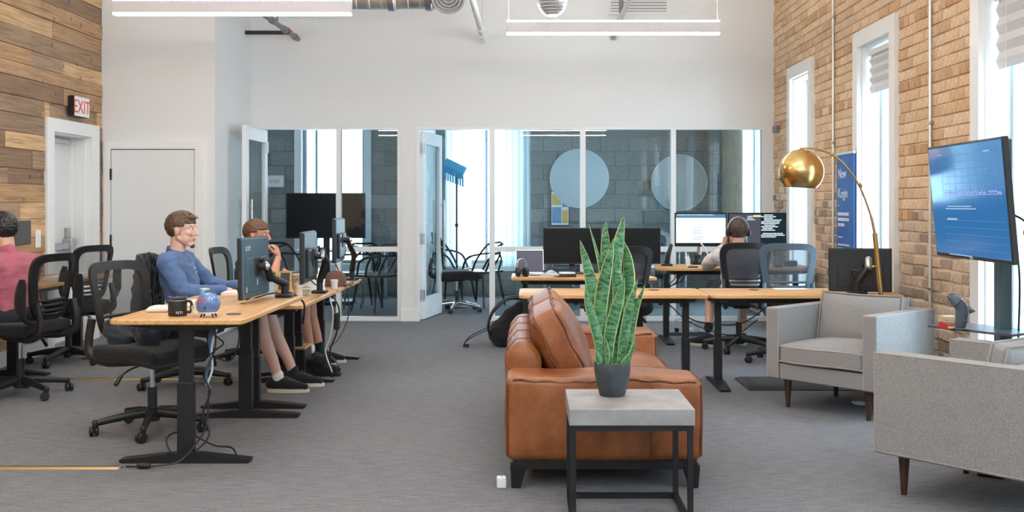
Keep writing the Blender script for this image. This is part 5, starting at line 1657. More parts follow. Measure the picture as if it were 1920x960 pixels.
    if shoes is True:
        for s in ('R', 'L'):
            a = V(J['an' + s]); f = V(J.get('foot' + s, (1, 0, 0))).normalized(); n = V((-f.y, f.x, 0))
            g = V((a.x, a.y, 0))
            u = MB(); u.limb([g + f * -.045 + V((0, 0, .055)), g + f * .03 + V((0, 0, .058)), g + f * .11 + V((0, 0, .042)), g + f * .185 + V((0, 0, .032))], [.040, .042, .039, .028], 14)
            u.cap(g + f * -.04 + V((0, 0, .07)), g + f * .0 + V((0, 0, .085)), .036, .036, 12)
            sh = blob('shoe', u, .006, M['shoe'], t, 3)
            so = MB(); out = []
            for k in range(28):
                b = 2 * PI * k / 28; cx, cy = math.cos(b), math.sin(b)
                out.append(g + f * (.07 + .150 * cx) + n * (.044 * cy * (1 - .12 * cx)))
            so.prism([(p.x, p.y) for p in out], 0, .024, 'z'); so.build('sole', M['sole'], sh)
            lc = MB()
            for k in range(4):
                c = g + f * (.055 + .026 * k) + V((0, 0, .103 - .011 * k)); lc.tube([c - n * .02 + V((0, 0, -.006)), c + V((0, 0, .004)), c + n * .02 + f * .012 + V((0, 0, -.006))], .0028, 6)
            lc.build('laces', M['lace'], sh)
            sk = MB(); sk.cap(a + V((0, 0, -.005)), a + V((0, 0, .012)), .041, .040, 12); sk.build('sock', M['whiteplastic'] if s == 'R' else M['shoe'], t)
    return t

figure('person', 'man in a blue button shirt seated at the middle left desk, hand by the notebook', (-2.40, 7.22, 0), 0, dict(
    pelvis=(.02, 0, .545), chest=(-.035, 0, .80), neck=(-.045, 0, .955), head=(-.008, 0, 1.105), yaw=-.05, pitch=.04,
    shR=(-.055, -.175, .885), shL=(-.045, .175, .885), elR=(.085, -.235, .685), elL=(.12, .24, .70), wrR=(.335, -.16, .695), wrL=(.40, .10, .70),
    handR=((1, .18, -.12), (0, 0, -1), .22), handL=((1, -.2, -.1), (0, 0, -1), .3),
    hipR=(.06, -.085, .525), hipL=(.06, .085, .525), knR=(.555, -.125, .53), knL=(.57, .06, .53), anR=(.685, -.12, .10), anL=(.74, .10, .10), footR=(1, -.06, 0), footL=(1, .02, 0)),
    'skinpale', 'hairbrown', 'denim', ('darkcloth', 'shorts'), 'long', beard=True, collar='denimd')
figure('person', 'man in a navy tee leaning with a hand at his chin behind the nearest monitor', (-2.24, 8.36, 0), 0, dict(
    pelvis=(-.03, 0, .50), chest=(.0, 0, .73), neck=(.02, 0, .885), head=(.055, 0, 1.035), yaw=-.12, pitch=.05,
    shR=(.0, -.18, .81), shL=(.01, .18, .82), elR=(.24, -.23, .70), elL=(.25, .22, .69), wrR=(.235, -.05, .86), wrL=(.42, .06, .70),
    handR=((-.25, .12, 1), (-1, .2, 0), .75), handL=((1, -.3, 0), (0, 0, -1), .3),
    hipR=(.02, -.085, .49), hipL=(.02, .085, .49), knR=(.45, -.11, .50), knL=(.46, .07, .50), anR=(.50, -.10, .13), anL=(.54, .06, .13)),
    'skinred', 'hairginger', 'navy', ('khaki', 'shorts'), 'short', hstyle='crop')
figure('person', 'black-haired person in a rose tee seen from behind at the plank wall desk', (-3.43, 6.96, 0), 2.85, dict(
    pelvis=(-.02, 0, .56), chest=(.03, 0, .80), neck=(.075, 0, .955), head=(.13, .0, 1.10), yaw=.25, pitch=.22,
    shR=(.04, -.18, .875), shL=(.05, .18, .875), elR=(.16, -.25, .66), elL=(.15, .24, .66), wrR=(.36, -.17, .71), wrL=(.36, .17, .71),
    hipR=(.03, -.09, .545), hipL=(.03, .09, .545), knR=(.45, -.13, .53), knL=(.45, .13, .53), anR=(.42, -.13, .09), anL=(.44, .13, .09)),
    'skin', 'hairblack', 'rose', ('darkcloth', 'long'), 'short', hstyle='longer')
figure('person', 'man in a white shirt with black headphones seen from behind at the lit monitors', (1.85, 9.14, 0), PI / 2, dict(
    pelvis=(-.0, 0, .53), chest=(.02, 0, .745), neck=(.045, 0, .885), head=(.085, 0, 1.035), yaw=.08, pitch=.06,
    shR=(.01, -.18, .815), shL=(.01, .18, .815), elR=(.20, -.24, .70), elL=(.27, .24, .735), wrR=(.42, -.14, .745), wrL=(.175, .105, .90),
    handL=((-.10, -.02, 1), (-.3, -1, 0), .75), handR=((1, .2, 0), (0, 0, -1), .3),
    hipR=(.04, -.085, .515), hipL=(.04, .085, .515), knR=(.44, -.11, .52), knL=(.44, .17, .52), anR=(.36, -.10, .10), anL=(.22, .235, .17), footL=(.6, .7, 0)),
    'skin', 'hairdark', 'oxford', ('darkcloth', 'shorts'), 'long', hstyle='crop', collar='oxford')

# headphones worn by the man in white
hp = thing('headphones', 'black over-ear headphones worn by the man in the white shirt', 'headphones', (1.85, 9.14 + .085, 1.035))
HR_ = Matrix.Rotation(PI / 2 + .08, 3, 'Z')
band = [HR_ @ Vector((-.016, .094 * math.cos(a), .02 + .112 * math.sin(a))) for a in [PI * k / 16 for k in range(17)]]
MB().tube(band, .0075, 8, flat=(1.5, .7)).build('headband', M['silver'], hp)
for s in (-1, 1):
    c = HR_ @ Vector((-.012, s * .092, -.004)); Q = (HR_ @ Vector((0, s, 0))).to_track_quat('Z', 'Y').to_matrix()
    e = MB().lathe([(.0, .018), (.026, .017), (.036, .010), (.038, .0), (.036, -.012), (.0, -.012)], 20, c, Q).build('ear_cup', M['plastic'], hp)
    MB().lathe([(.034, -.012), (.036, -.020), (.024, -.022), (.02, -.012)], 20, c, Q).build('ear_cushion', M['fabric_black'], e)
# ------------------------------------------------------------------ things on the left desks
def on(px, py, z):
    """where a pixel meets the level plane z"""
    Y = (CAM_H - z) * 1950 / (py - 383)
    p = at(px, py, Y); p.z = z
    return p
Z1, Z2 = .724, .655
p = on(333, 592, Z1)
mg = thing('travel_mug', 'black steel mug with clear lid on the nearest desk', 'mug', p, 0)
MB().lathe([(.0, 0), (.041, 0), (.0455, .006), (.046, .078), (.0455, .080), (.043, .080), (.042, .01), (.0, .008)], 36).build('cup', M['mug'], mg)
MB().lathe([(.0445, .080), (.047, .081), (.0475, .096), (.0445, .098), (.043, .092), (0, .091)], 36).build('lid', M['cupglass'], mg)
MB().lathe([(.0462, .076), (.0466, .0765), (.0466, .0805), (.0462, .081)], 36, close=True).build('rim', M['steel'], mg)
MB().tube(bez([(.044, -.003, .072), (.062, -.003, .073), (.070, -.003, .062), (.070, -.003, .032), (.062, -.003, .019), (.044, -.003, .020)], 24), .0055, 10, flat=(1, 1.3)).build('handle', M['mug'], mg)
a = -1.10
lettering('YETI', .018, M['inkwhite'], mg, (.0468 * math.cos(a), .0468 * math.sin(a), .013), (PI / 2, 0, a + PI / 2), 'CENTER', .0006)

p = on(391, 594, Z1)
hm = thing('toy_helmet', 'small blue football helmet with red markings beside the mug', 'helmet', p, 0)
m = MB()
prof = []
for k in range(20):
    a = math.radians(-48 + 138 * k / 19); prof.append((max(.0575 * math.cos(a), 0), .066 + .0575 * math.sin(a)))
m.lathe(prof, 40)
hs = m.build('helmet_shell', M['helmet'], hm)
for v in hs.data.vertices:           # longer front to back, flaring to the jaw flaps
    v.co.x *= 1.0; v.co.y *= .86
    if v.co.x < -.02 and v.co.z < .05: v.co.x -= .006
MB().tube(bez([(-.050, -.030, .085), (-.062, -.020, .060), (-.058, -.032, .030), (-.045, -.040, .018)], 12), .0035, 8).build('face_opening', M['whiteplastic'], hm)
fm = MB()
for z in (.030, .045, .058): fm.tube(bez([(-.048, -.040, z), (-.074, -.022, z - .004), (-.080, 0, z - .006), (-.074, .022, z - .004), (-.048, .040, z)], 14), .0022, 6)
fm.tube(bez([(-.079, -.006, .024), (-.08, -.006, .05)], 4), .0022, 6); fm.build('face_mask', M['whiteplastic'], hm)
MB().ell((-.004, -.0475, .047), (.0055, .002, .0055), 12, 8).build('ear_hole', M['black'], hm)
MB().tube(bez([(-.02, 0, .121), (.0, 0, .1255), (.02, 0, .122), (.036, 0, .113)], 10), .007, 8, flat=(.35, 1)).build('crest_stripe', M['shark'], hm)
m = MB(); random.seed(4)
def onshell(a, b): return Vector((.0580 * math.cos(b) * math.cos(a), .0580 * .86 * math.cos(b) * math.sin(a), .066 + .0580 * math.sin(b)))
for k in range(16):
    a0 = random.uniform(-2.5, -1.55); b0 = random.uniform(.0, .75)
    m.tube(bez([onshell(a0, b0), onshell(a0 + random.uniform(-.15, .15), b0 + random.uniform(-.12, .12)), onshell(a0 + random.uniform(-.25, .25), b0 + random.uniform(-.15, .15))], 6), .0011, 5)
m.build('red_marks', M['inkred'], hm)
m = MB()
for k in range(7):
    a0 = random.uniform(-1.3, -.7); b0 = random.uniform(.3, .8)
    m.tube(bez([onshell(a0, b0), onshell(a0 + .02, b0 + .1), onshell(a0 + random.uniform(-.1, .1), b0 + .2)], 6), .0011, 5)
m.build('white_marks', M['inkwhite'], hm)
MB().lathe([(.030, .018), (.046, .020), (.047, .025), (.03, .025)], 30).build('white_base_band', M['whiteplastic'], hm)
for (x, y) in ((-.03, -.025), (-.03, .025), (.03, -.025), (.03, .025)):
    MB().cap((x, y, .004), (x * .8, y * .8, .022), .0045, .004, 8).build('peg', M['plastic'], hm)

p = on(384, 583, Z1)
cn = thing('drink_can', 'light blue can standing behind the small helmet', 'can', p, .4)
MB().lathe([(0, 0), (.023, 0), (.029, .006), (.029, .102), (.024, .114), (.0, .112)], 28).build('can_body', plain('light_blue_can', (.13, .42, .68), .3, .4), cn)
MB().box(-.012, .012, -.0305, -.028, .055, .092).build('white_label', M['whiteplastic'], cn, False)
MB().lathe([(.0235, .113), (.025, .116), (.023, .118), (.021, .114)], 28).build('rim', M['silver'], cn)

p = on(296, 585, Z1)
ms = thing('mouse', 'white computer mouse left of the black mug', 'mouse', p, .2)
def mousefn(q, u): return (q.x, q.y, max(0, q.z * (1 - .45 * max(0, -u[0]) ** 2 - .25 * max(0, u[0]) ** 2)))
MB().rbox(-.058, .058, -.034, .034, 0, .036, .017, 4, 4, mousefn).build('mouse_body', M['whiteplastic'], ms)
MB().rbox(.02, .04, -.004, .004, .028, .0325, .002).build('scroll_wheel', M['greyink'], ms)
p = on(352, 572, Z1); p = Vector((-1.90, 5.72, Z1))
kb = thing('keyboard', 'white keyboard lying behind the mug on the nearest desk', 'keyboard', p, PI / 2 + .05)
MB().rbox(-.21, .21, -.055, .055, 0, .012, .005).build('keyboard_case', M['whiteplastic'], kb)
for r in range(5):
    for c in range(14):
        MB().rbox(-.198 + c * .0285, -.174 + c * .0285, -.047 + r * .0195, -.031 + r * .0195, .012, .016, .002, 1).build('key', M['paper'], kb)
p = on(463, 568, Z1)
yn = thing('sticky_note', 'folded yellow note under the nearest monitor', 'note', p, .3)
MB().sheet([[(-.045, -.035, .002), (-.045, .035, .002)], [(.0, -.035, .012), (.0, .035, .012)], [(.045, -.035, .034), (.045, .035, .034)]], .0015).build('note_sheet', M['yellow'], yn)
# white notebook at the man's hand
nb = book('thick white notebook with dark edges by the man in blue', (-1.955, 6.97, Z2), .1, .17, .25, .042, 'paper')
for ch in nb.children:
    if ch.name.startswith('pages'): ch.data.materials[0] = M['paper']
MB().box(-.0855, -.0835, -.1255, .1255, 0, .042).build('spine_band', M['black'], nb, False)
# wooden chalkboard easels
for i, (px, lab) in enumerate(((508, 'small wooden chalkboard easel, left one of the pair'), (538, 'small wooden chalkboard easel, right one of the pair'))):
    p = Vector(((px - 992) * 7.22 / 1950, 7.22 - .05 * i, Z2))
    e = thing('chalkboard_easel', lab, 'easel', p, -.25, 'wooden chalkboard easels')
    for s in (-1, 1):
        MB().beam((s * .052, -.025, 0), (s * .038, .012, .165), .012, .010).build('leg', M['oak'], e, False)
        MB().beam((s * .045, .06, 0), (s * .036, .016, .160), .010, .008).build('leg', M['oak'], e, False)
    MB().beam((-.042, .012, .158), (.042, .012, .158), .012, .012).build('top_rail', M['oak'], e, False)
    MB().beam((-.05, -.022, .03), (.05, -.022, .03), .014, .014).build('lower_rail', M['oak'], e, False)
    MB().beam((0, -.019, .036), (0, .010, .152), .082, .004).build('chalkboard', M['slate'], e, False)
p = Vector((-1.735, 6.95, Z2))
ph = thing('phone', 'blue-grey phone leaning in a dark cradle before the easels', 'phone', p, .15)
X = Matrix.Rotation(-.55, 4, 'X')
MB(X).rbox(-.035, .035, -.004, .004, .004, .125, .004).build('phone_body', M['phone'], ph)
MB().rbox(-.045, .045, -.03, .045, 0, .014, .005).rbox(-.03, .03, .04, .055, .0, .06, .005).build('cradle', M['plastic'], ph)
# laptop on a riser for the man in navy
lp = thing('laptop', 'silver laptop on a riser between the second and third monitors', 'laptop', (-1.78, 7.86, Z2), -PI / 2 - .12)
MB().rbox(-.15, .15, -.10, .10, .095, .11, .004).build('base', M['silver'], lp)
m = MB()
for r in range(5):
    for c in range(11): m.box(-.135 + c * .0247, -.115 + c * .0247, -.02 + r * .0225, -.003 + r * .0225, .11, .1122)
m.build('keys', M['plastic'], lp, False, kind='stuff')
X = Matrix.Translation((0, .10, .108)) @ Matrix.Rotation(-.28, 4, 'X')
MB(X).rbox(-.15, .15, 0, .006, .0, .21, .003).build('lid', plain('pale_blue_lid', (.28, .42, .58), .35, .3), lp)
MB(X).box(-.14, .14, -.001, .0, .01, .2).build('screen', M['screenpurple'], lp, False)
for s in (-1, 1): MB().beam((s * .11, -.08, 0), (s * .11, .09, .095), .018, .012).beam((s * .11, .085, 0), (s * .11, .085, .095), .018, .012).build('riser_leg', M['silver'], lp, False)
tb2 = thing('tablet', 'silver tablet with a dark round mark propped by the brown cap', 'tablet', (-1.545, 7.5, Z2), .35)
X = Matrix.Rotation(-.3, 4, 'X')
MB(X).rbox(-.05, .05, -.004, .004, .0, .17, .004).build('tablet_body', M['silver'], tb2)
MB(X).ell((.01, -.0045, .09), (.011, .001, .012), 14, 8).build('round_mark', M['iris'], tb2)
MB().rbox(-.04, .04, .0, .075, 0, .012, .004).build('prop', M['plastic'], tb2)
cp = thing('cap', 'brown cloth cap resting at the edge of the far left desk', 'cap', (-1.475, 7.93, Z2), .25)
def capfn(n=20):
    pr = [(.0, .118), (.03, .116), (.058, .104), (.075, .075), (.082, .03), (.082, .0), (.078, .0), (.07, .05), (.0, .10)]
    return pr
MB().lathe(capfn(), 28).build('crown', M['cap'], cp)
MB().sheet([[(.06 + .075 * (j / 4) ** 1.0 * math.cos(a) * 1.0, .075 * math.sin(a) * (1 - .15 * j / 4), .012 - .012 * (j / 4) * abs(math.sin(a)) + .008 * math.cos(a)) for a in [(-1.2 + 2.4 * k / 10) for k in range(11)]] for j in range(5)], .003).build('visor', M['cap'], cp)
MB().ell((0, 0, .119), (.007, .007, .004), 10, 6).build('button', M['cap'], cp)
for (px, Yc, lab, hgt) in ((627, 7.66, 'small white paper cup at the edge beside the brown cap', .068), (563, 7.18, 'white paper cup behind the first monitor arm', .06), (574, 7.08, 'clear plastic cup beside a white cup behind the first arm', .06)):
    c = thing('cup', lab, 'cup', ((px - 992) * Yc / 1950, Yc, Z2), 0)
    MB().lathe([(0, 0), (.021, 0), (.027, hgt), (.0285, hgt), (.0275, hgt + .002), (.025, hgt), (.0195, .004), (0, .004)], 22).build('cup_wall', M['cupglass'] if 'clear' in lab else M['whiteplastic'], c)
    MB().lathe([(.0262, hgt - .012), (.0285, hgt - .010), (.0285, hgt - .007), (.0265, hgt - .006)], 22, close=True).build('rim_band', M['paper'], c)

# cables, bricks and trunking on the left
def cable(label, pts, r=.0045, mat='cable', plug=None, name='cable', cat='cable'):
    P0 = Vector(pts[0]); t = thing(name, label, cat, P0)
    MB().tube([q - P0 for q in bez(pts, 8 * len(pts))], r, 7).build('cord', M[mat], t)
    if plug is not None:
        a = Vector(plug[0]) - P0; b = Vector(plug[1]) - P0
        MB().cap(a, b, r * 3.2, r * 3.2, 10).build('plug', M[mat], t)
    return t
yl = 5.19
cable('black cable looping down the nearest desk leg to the floor', [(-1.62, 5.35, .70), (-1.60, 5.30, .55), (-1.635, 5.25, .42), (-1.61, 5.25, .33), (-1.645, 5.245, .22), (-1.615, 5.25, .12), (-1.66, 5.18, .055), (-1.76, 5.14, .05), (-1.80, 5.17, .12), (-1.74, 5.26, .13), (-1.60, 5.27, .06), (-1.50, 5.25, .05), (-1.44, 5.16, .012)], .005)
cable('thin grey cable from the brass strip to the nearest desk leg', [(-1.955, 5.045, .008), (-1.90, 5.03, .012), (-1.80, 5.035, .014), (-1.70, 5.06, .03), (-1.64, 5.12, .10), (-1.625, 5.24, .17), (-1.62, 5.26, .34)], .0045, 'cable', ((-1.885, 5.03, .015), (-1.845, 5.03, .016)))
cable('blue cable bundle hanging beside the nearest desk leg', [(-1.62, 5.42, .69), (-1.645, 5.36, .60), (-1.63, 5.33, .50), (-1.65, 5.31, .40), (-1.625, 5.29, .34)], .009, 'cableblue')
cable('white cable tied beside the nearest desk leg', [(-1.60, 5.40, .69), (-1.628, 5.34, .56), (-1.618, 5.31, .44), (-1.64, 5.29, .36)], .006, 'cablewhite')
cable('black cable sagging under the nearest desk to its right edge', [(-1.43, 5.12, .69), (-1.44, 5.16, .60), (-1.50, 5.26, .50), (-1.60, 5.42, .47), (-1.72, 5.6, .50), (-1.80, 5.75, .68)], .0045)
cable('black cable hooked under the nearest desk behind its leg', [(-1.60, 5.2, .69), (-1.57, 5.22, .62), (-1.54, 5.24, .58), (-1.59, 5.27, .54), (-1.66, 5.28, .48)], .004)
for (pts, lab, r, mt) in (
    ([(-1.44, 6.12, .745), (-1.50, 6.08, .76), (-1.60, 6.02, .735), (-1.66, 6.0, .74), (-1.68, 5.98, .80)], 'black cable curling from the nearest monitor onto the desk', .0045, 'cable'),
    ([(-1.45, 6.27, .75), (-1.425, 6.30, .735), (-1.372, 6.33, .68), (-1.372, 6.34, .60), (-1.385, 6.36, .55), (-1.372, 6.33, .61)], 'black cable hooked over the desk edge below the first arm', .006, 'cable'),
    ([(-1.5, 6.9, 1.0), (-1.49, 7.05, .85), (-1.50, 7.15, .76), (-1.47, 7.28, .70)], 'black cable drooping from the second monitor to its arm base', .0045, 'cable'),
    ([(-1.40, 7.44, .62), (-1.36, 7.45, .52), (-1.38, 7.46, .36), (-1.43, 7.47, .22), (-1.42, 7.5, .03)], 'black cable hanging below the second arm beside the desk leg', .006, 'cable'),
    ([(-1.42, 7.40, .62), (-1.395, 7.40, .5), (-1.42, 7.42, .33), (-1.455, 7.43, .23), (-1.41, 7.44, .08)], 'white cable hanging below the second arm to the floor', .005, 'cablewhite'),
    ([(-1.42, 8.6, .66), (-1.385, 8.5, .68), (-1.372, 8.2, .69), (-1.38, 7.95, .60), (-1.37, 7.9, .44), (-1.40, 7.7, .30), (-1.45, 7.55, .24)], 'black cable running along the edge of the far left desk and sagging', .0045, 'cable'),
    ([(-1.43, 8.58, .66), (-1.375, 8.6, .62), (-1.365, 8.6, .5), (-1.39, 8.58, .42), (-1.372, 8.6, .55)], 'black cable loop below the third monitor arm', .005, 'cable'),
    ([(-1.50, 8.0, .85), (-1.49, 8.2, .74), (-1.47, 8.45, .70), (-1.45, 8.55, .68)], 'black cable drooping from the third monitor', .0045, 'cable')):
    cable(lab, pts, r, mt)
tag(MB().rbox(-1.40, -1.36, 7.44, 7.5, .38, .50, .012).build('power_brick', M['plastic']), 'black power brick hanging on a cable under the left desks', 'power adapter')
sb = thing('strap_bag', 'black bag with a stiff strap loop at the foot of the middle left desk', 'bag', (-1.53, 7.82, 0), .2)
m = MB()
m.ell((-.05, 0, .075), (.085, .07, .075), 18, 12).ell((.0, -.02, .04), (.12, .06, .04), 18, 10)
blob('bag_body', m, .006, M['fabric_black'], sb, 3, .008, 16)
MB().tube(bez([(-.02, 0, .16), (.03, -.01, .145), (.095, -.015, .065), (.10, -.015, .035), (.04, -.02, .018)], 16), .012, 8, flat=(1, .35)).build('strap', M['plastic'], sb)
bx = thing('speaker_box', 'black box with a thin wooden top on the floor between the left desks', 'box', (-1.76, 7.82, 0), .0)
MB().rbox(-.10, .10, -.12, .12, .0, .205, .006).build('cabinet', M['plastic'], bx)
MB().rbox(-.102, .102, -.122, .122, .205, .222, .004).build('wood_top', M['oak'], bx)
m = MB(); m.box(-.09, .09, -.122, -.12, .01, .195); m.build('grille', M['fabric_black'], bx, False)
for (lab, x0, x1, y) in (('brass cable strip on the carpet, front one by the nearest desk', -3.6, -1.985, 5.04), ('brass cable strip across the carpet under the middle chairs', -3.45, -1.95, 7.60), ('brass cable strip on the carpet by the exit door chair', -3.7, -2.75, 8.62)):
    st = thing('cable_strip', lab, 'floor strip', (0, 0, 0), 0, 'brass cable strips')
    MB().prism([(y - .022, .0), (y + .022, 0), (y + .014, .010), (y - .014, .010)], x0, x1, 'x').build('strip', M['brassdull'], st, False)
    MB().box(x0, x1, y - .005, y + .005, .0102, .0125).build('centre_line', plain('dark_brass', (.22, .17, .08), .5, .6), st, False)
    MB().prism([(y - .023, .0), (y + .023, 0), (y + .015, .013), (y - .015, .013)], x1, x1 + .012, 'x').build('end_cap', M['pipegrey'], st, False)

# dark jackets on the chairs
jk = thing('jacket', 'dark jacket hung over the chair of the man in blue', 'jacket', (-2.635, 7.17, 0), 0)
m = MB()
for k in range(7):
    y = -.17 + k * .057
    m.limb([(.01, y, .93 - .04 * abs(k - 3) * .5), (.0 - .02 * (k % 2), y * 1.06, .75), (-.015 + .015 * (k % 3), y * 1.12, .56 - .03 * (k % 2))], [.026, .030, .028], 10)
m.limb([(.02, -.19, .90), (.055, -.20, .76), (.075, -.20, .60)], [.03, .036, .028], 10)
blob('jacket_body', m, .009, M['darkcloth'], jk, 3, .012, 14)
MB().tube(bez([(.02, -.20, .93), (.045, -.225, .88), (.05, -.235, .78), (.03, -.215, .71)], 14), .011, 8, flat=(1, .4)).build('strap', M['fabric_black'], jk)
MB().tube(bez([(.05, -.18, .94), (.09, -.20, .87), (.085, -.21, .74), (.07, -.2, .62)], 14), .012, 8, flat=(1, .4)).build('strap', M['fabric_black'], jk)
jk = thing('jacket', 'crumpled black jacket on the seat of the near chair', 'jacket', (-2.13, 5.88, 0), -.42)
m = MB(); random.seed(8)
for k in range(16):
    x = random.uniform(-.17, .10); y = random.uniform(-.17, .17)
    m.cap((x, y, .53), (x + random.uniform(-.08, .08), y + random.uniform(-.06, .06), .56 + random.uniform(0, .05)), .05, .04, 10)
blob('jacket_body', m, .009, M['darkcloth'], jk, 3, .014, 16)

# papers on the plank wall desk
for i, (x, y, a, lab) in enumerate(((-3.75, 8.35, .1, 'stack of white papers on the plank wall desk, nearer one'), (-3.80, 8.68, -.15, 'stack of white papers on the plank wall desk, farther one'))):
    t = thing('paper_stack', lab, 'papers', (x, y, .68), a, 'papers on the plank wall desk')
    for k in range(4): MB().box(-.10 + .003 * (k % 2), .10 + .003 * (k % 2), -.14, .14 - .004 * k, .006 * k, .006 * k + .005).build('paper_sheet', M['paper'], t, False)

# ------------------------------------------------------------------ things on the back desks
C_Z, D_Z, R_Z = .65, .70, .662
lp = thing('laptop', 'dark-screened laptop open beside the wide monitors on the back desk', 'laptop', (.012, 9.22, C_Z), .06)
MB().rbox(-.125, .125, -.11, .07, 0, .014, .004).build('base', M['silver'], lp)
MB().box(-.11, .11, -.03, .055, .014, .0155).build('keyboard', M['plastic'], lp, False)
X = Matrix.Translation((0, .07, .012)) @ Matrix.Rotation(-.22, 4, 'X')
MB(X).rbox(-.125, .125, 0, .006, 0, .215, .003).build('lid', M['silver'], lp)
MB(X).box(-.118, .118, -.001, .0, .012, .208).build('screen', M['screenpurple'], lp, False)
h2 = thing('headphones', 'black and silver headphones lying at the left end of the back desk', 'headphones', (-.065, 9.02, C_Z), .5)
MB().tube(bez([(-.035, .0, .045), (-.045, .0, .10), (-.03, .005, .145), (.015, .01, .155), (.045, .0, .12), (.04, .0, .06)], 20), .009, 8, flat=(1.6, .7)).build('headband', M['silver'], h2)
for s in (-1, 1): MB().lathe([(0, -.02), (.034, -.018), (.042, -.004), (.042, .008), (.03, .018), (0, .018)], 20, (s * .036, -.005, .043), Vector((1, .2 * s, 0)).to_track_quat('Z', 'Y').to_matrix()).build('ear_cup', M['plastic'], h2)
pp = thing('paper_stack', 'loose white papers on the back desk before the laptop', 'papers', (.10, 9.02, C_Z), .1)
for k, (a, x) in enumerate(((.0, 0), (.12, .05), (-.1, .11), (.3, .03))): MB(Matrix.Translation((x, .01 * k, .0)) @ Matrix.Rotation(a, 4, 'Z')).box(-.11, .11, -.075, .075, .003 + .007 * k, .008 + .007 * k).build('paper_sheet', M['paper'], pp, False)
cable('tangled white cable heaped on the back desk', [(.16, 8.98, .70), (.20, 9.0, .705), (.23, 8.97, .68), (.18, 8.95, .675), (.15, 8.98, .69), (.21, 8.96, .70), (.24, 9.02, .68), (.19, 9.05, .70), (.26, 9.0, .665)], .005, 'cablewhite')
cable('tangled black cable on the back desk papers', [(.12, 9.05, .70), (.18, 9.06, .70), (.24, 9.1, .69), (.27, 9.2, .665), (.20, 9.14, .69), (.12, 9.1, .69)], .0045)
bx = thing('grey_box', 'low grey box with a pale lid between the dark monitors and the chair', 'box', (.33, 9.03, C_Z), .05)
MB().rbox(-.075, .075, -.06, .06, 0, .022, .005).build('box_base', M['plastic'], bx)
MB().rbox(-.07, .07, -.055, .055, .022, .045, .012, 3).build('lid', M['silver'], bx)
ca = thing('paper_cup', 'brown and white cup on the right end of the back desk', 'cup', ((1192 - 992) * 9.05 / 1950, 9.05, C_Z), 0)
MB().lathe([(0, 0), (.026, 0), (.033, .105), (.031, .105), (.024, .004), (0, .004)], 22).build('cup_wall', plain('kraft_cup', (.55, .36, .24), .6), ca)
MB().lathe([(.0345, .102), (.035, .110), (.028, .116), (0, .116)], 22).build('lid', M['whiteplastic'], ca)
for (px, lab, mt) in ((1208, 'dark jar standing beside the brown cup', 'plastic'), (1221, 'dark blue jar at the far right of the back desk', 'shelf')):
    j = thing('jar', lab, 'jar', ((px - 992) * 9.1 / 1950, 9.1, C_Z), 0)
    MB().lathe([(0, 0), (.028, 0), (.031, .006), (.031, .065), (.026, .075), (0, .075)], 20).build('jar_body', M[mt], j)
    MB().lathe([(0, .075), (.029, .075), (.029, .093), (.026, .096), (0, .096)], 20).build('lid', M['silver'], j)
np_ = thing('notepad', 'white notepad lying at the right end of the back desk', 'notepad', (1.0, 8.98, C_Z), .2)
MB().box(-.06, .06, -.045, .045, 0, .008).build('paper_block', M['paper'], np_, False); MB().box(-.06, .06, .036, .046, .0, .0095).build('binding', M['silver'], np_, False)
bt = thing('spray_bottle', 'small white pump bottle at the lit monitors', 'bottle', ((1290 - 992) * 9.7 / 1950, 9.7, D_Z), 0)
MB().lathe([(0, 0), (.019, 0), (.021, .004), (.021, .065), (.012, .082), (.0, .083)], 20).build('bottle_body', M['whiteplastic'], bt)
MB().lathe([(.010, .082), (.010, .098), (.004, .10), (.004, .118), (0, .118)], 14).build('pump', M['paper'], bt)
cable('white cable arching from the lit monitors to the desk', [(1.62, 9.86, .92), (1.66, 9.80, .86), (1.69, 9.76, .76), (1.64, 9.70, .708), (1.52, 9.68, .706)], .007, 'cablewhite')
am2 = thing('monitor_mount', 'black folded monitor arm standing at the left end of the lit desk', 'monitor arm', ((1250 - 992) * 9.8 / 1950, 9.8, D_Z), 0)
MB().rbox(-.05, .05, -.05, .05, 0, .02, .006).build('arm_base', M['black'], am2); MB().cap((0, 0, .02), (.02, 0, .12), .024, .022).build('lower_arm', M['black'], am2); MB().cap((.02, 0, .12), (.045, .02, .19), .022, .018).build('upper_arm', M['plastic'], am2)
ph = thing('phone', 'small dark phone on the desk before the white pump bottle', 'phone', (1.50, 9.52, D_Z), .1)
MB().rbox(-.045, .045, -.022, .022, 0, .011, .004).build('phone_body', M['plastic'], ph); MB().box(-.04, .04, -.018, .018, .011, .0116).build('screen', M['screenoff'], ph, False)
ms = thing('mouse', 'dark mouse on the lit desk seen through the blue-grey chair', 'mouse', ((1459 - 992) * 9.6 / 1950, 9.6, D_Z), 0)
MB().rbox(-.038, .038, -.055, .055, 0, .036, .016, 3, 4, lambda q, u: (q.x, q.y, max(0, q.z * (1 - .3 * u[1] ** 2)))).build('mouse_body', M['shelf'], ms); MB().rbox(-.004, .004, .02, .04, .026, .033, .002).build('scroll_wheel', M['plastic'], ms)
sk_ = thing('speaker', 'rounded blue-grey speaker on the lit desk at its right end', 'speaker', ((1482 - 992) * 9.66 / 1950, 9.66, D_Z), 0)
MB().rbox(-.062, .062, -.035, .035, 0, .06, .022, 4, 2).build('speaker_body', M['shelf'], sk_); MB().rbox(-.055, .055, -.037, -.034, .012, .05, .0015).build('grille', M['fabric_black'], sk_)
kb2 = thing('keyboard', 'slim white keyboard tray lying on the desk by the turned monitor', 'keyboard', ((1478 - 992) * 7.55 / 1950, 7.5, R_Z), 0)
MB().rbox(-.12, .12, -.05, .05, 0, .010, .004).build('keyboard_case', M['whiteplastic'], kb2)
m = MB()
for r in range(4):
    for c in range(12): m.box(-.112 + c * .019, -.097 + c * .019, -.042 + r * .021, -.026 + r * .021, .010, .0125)
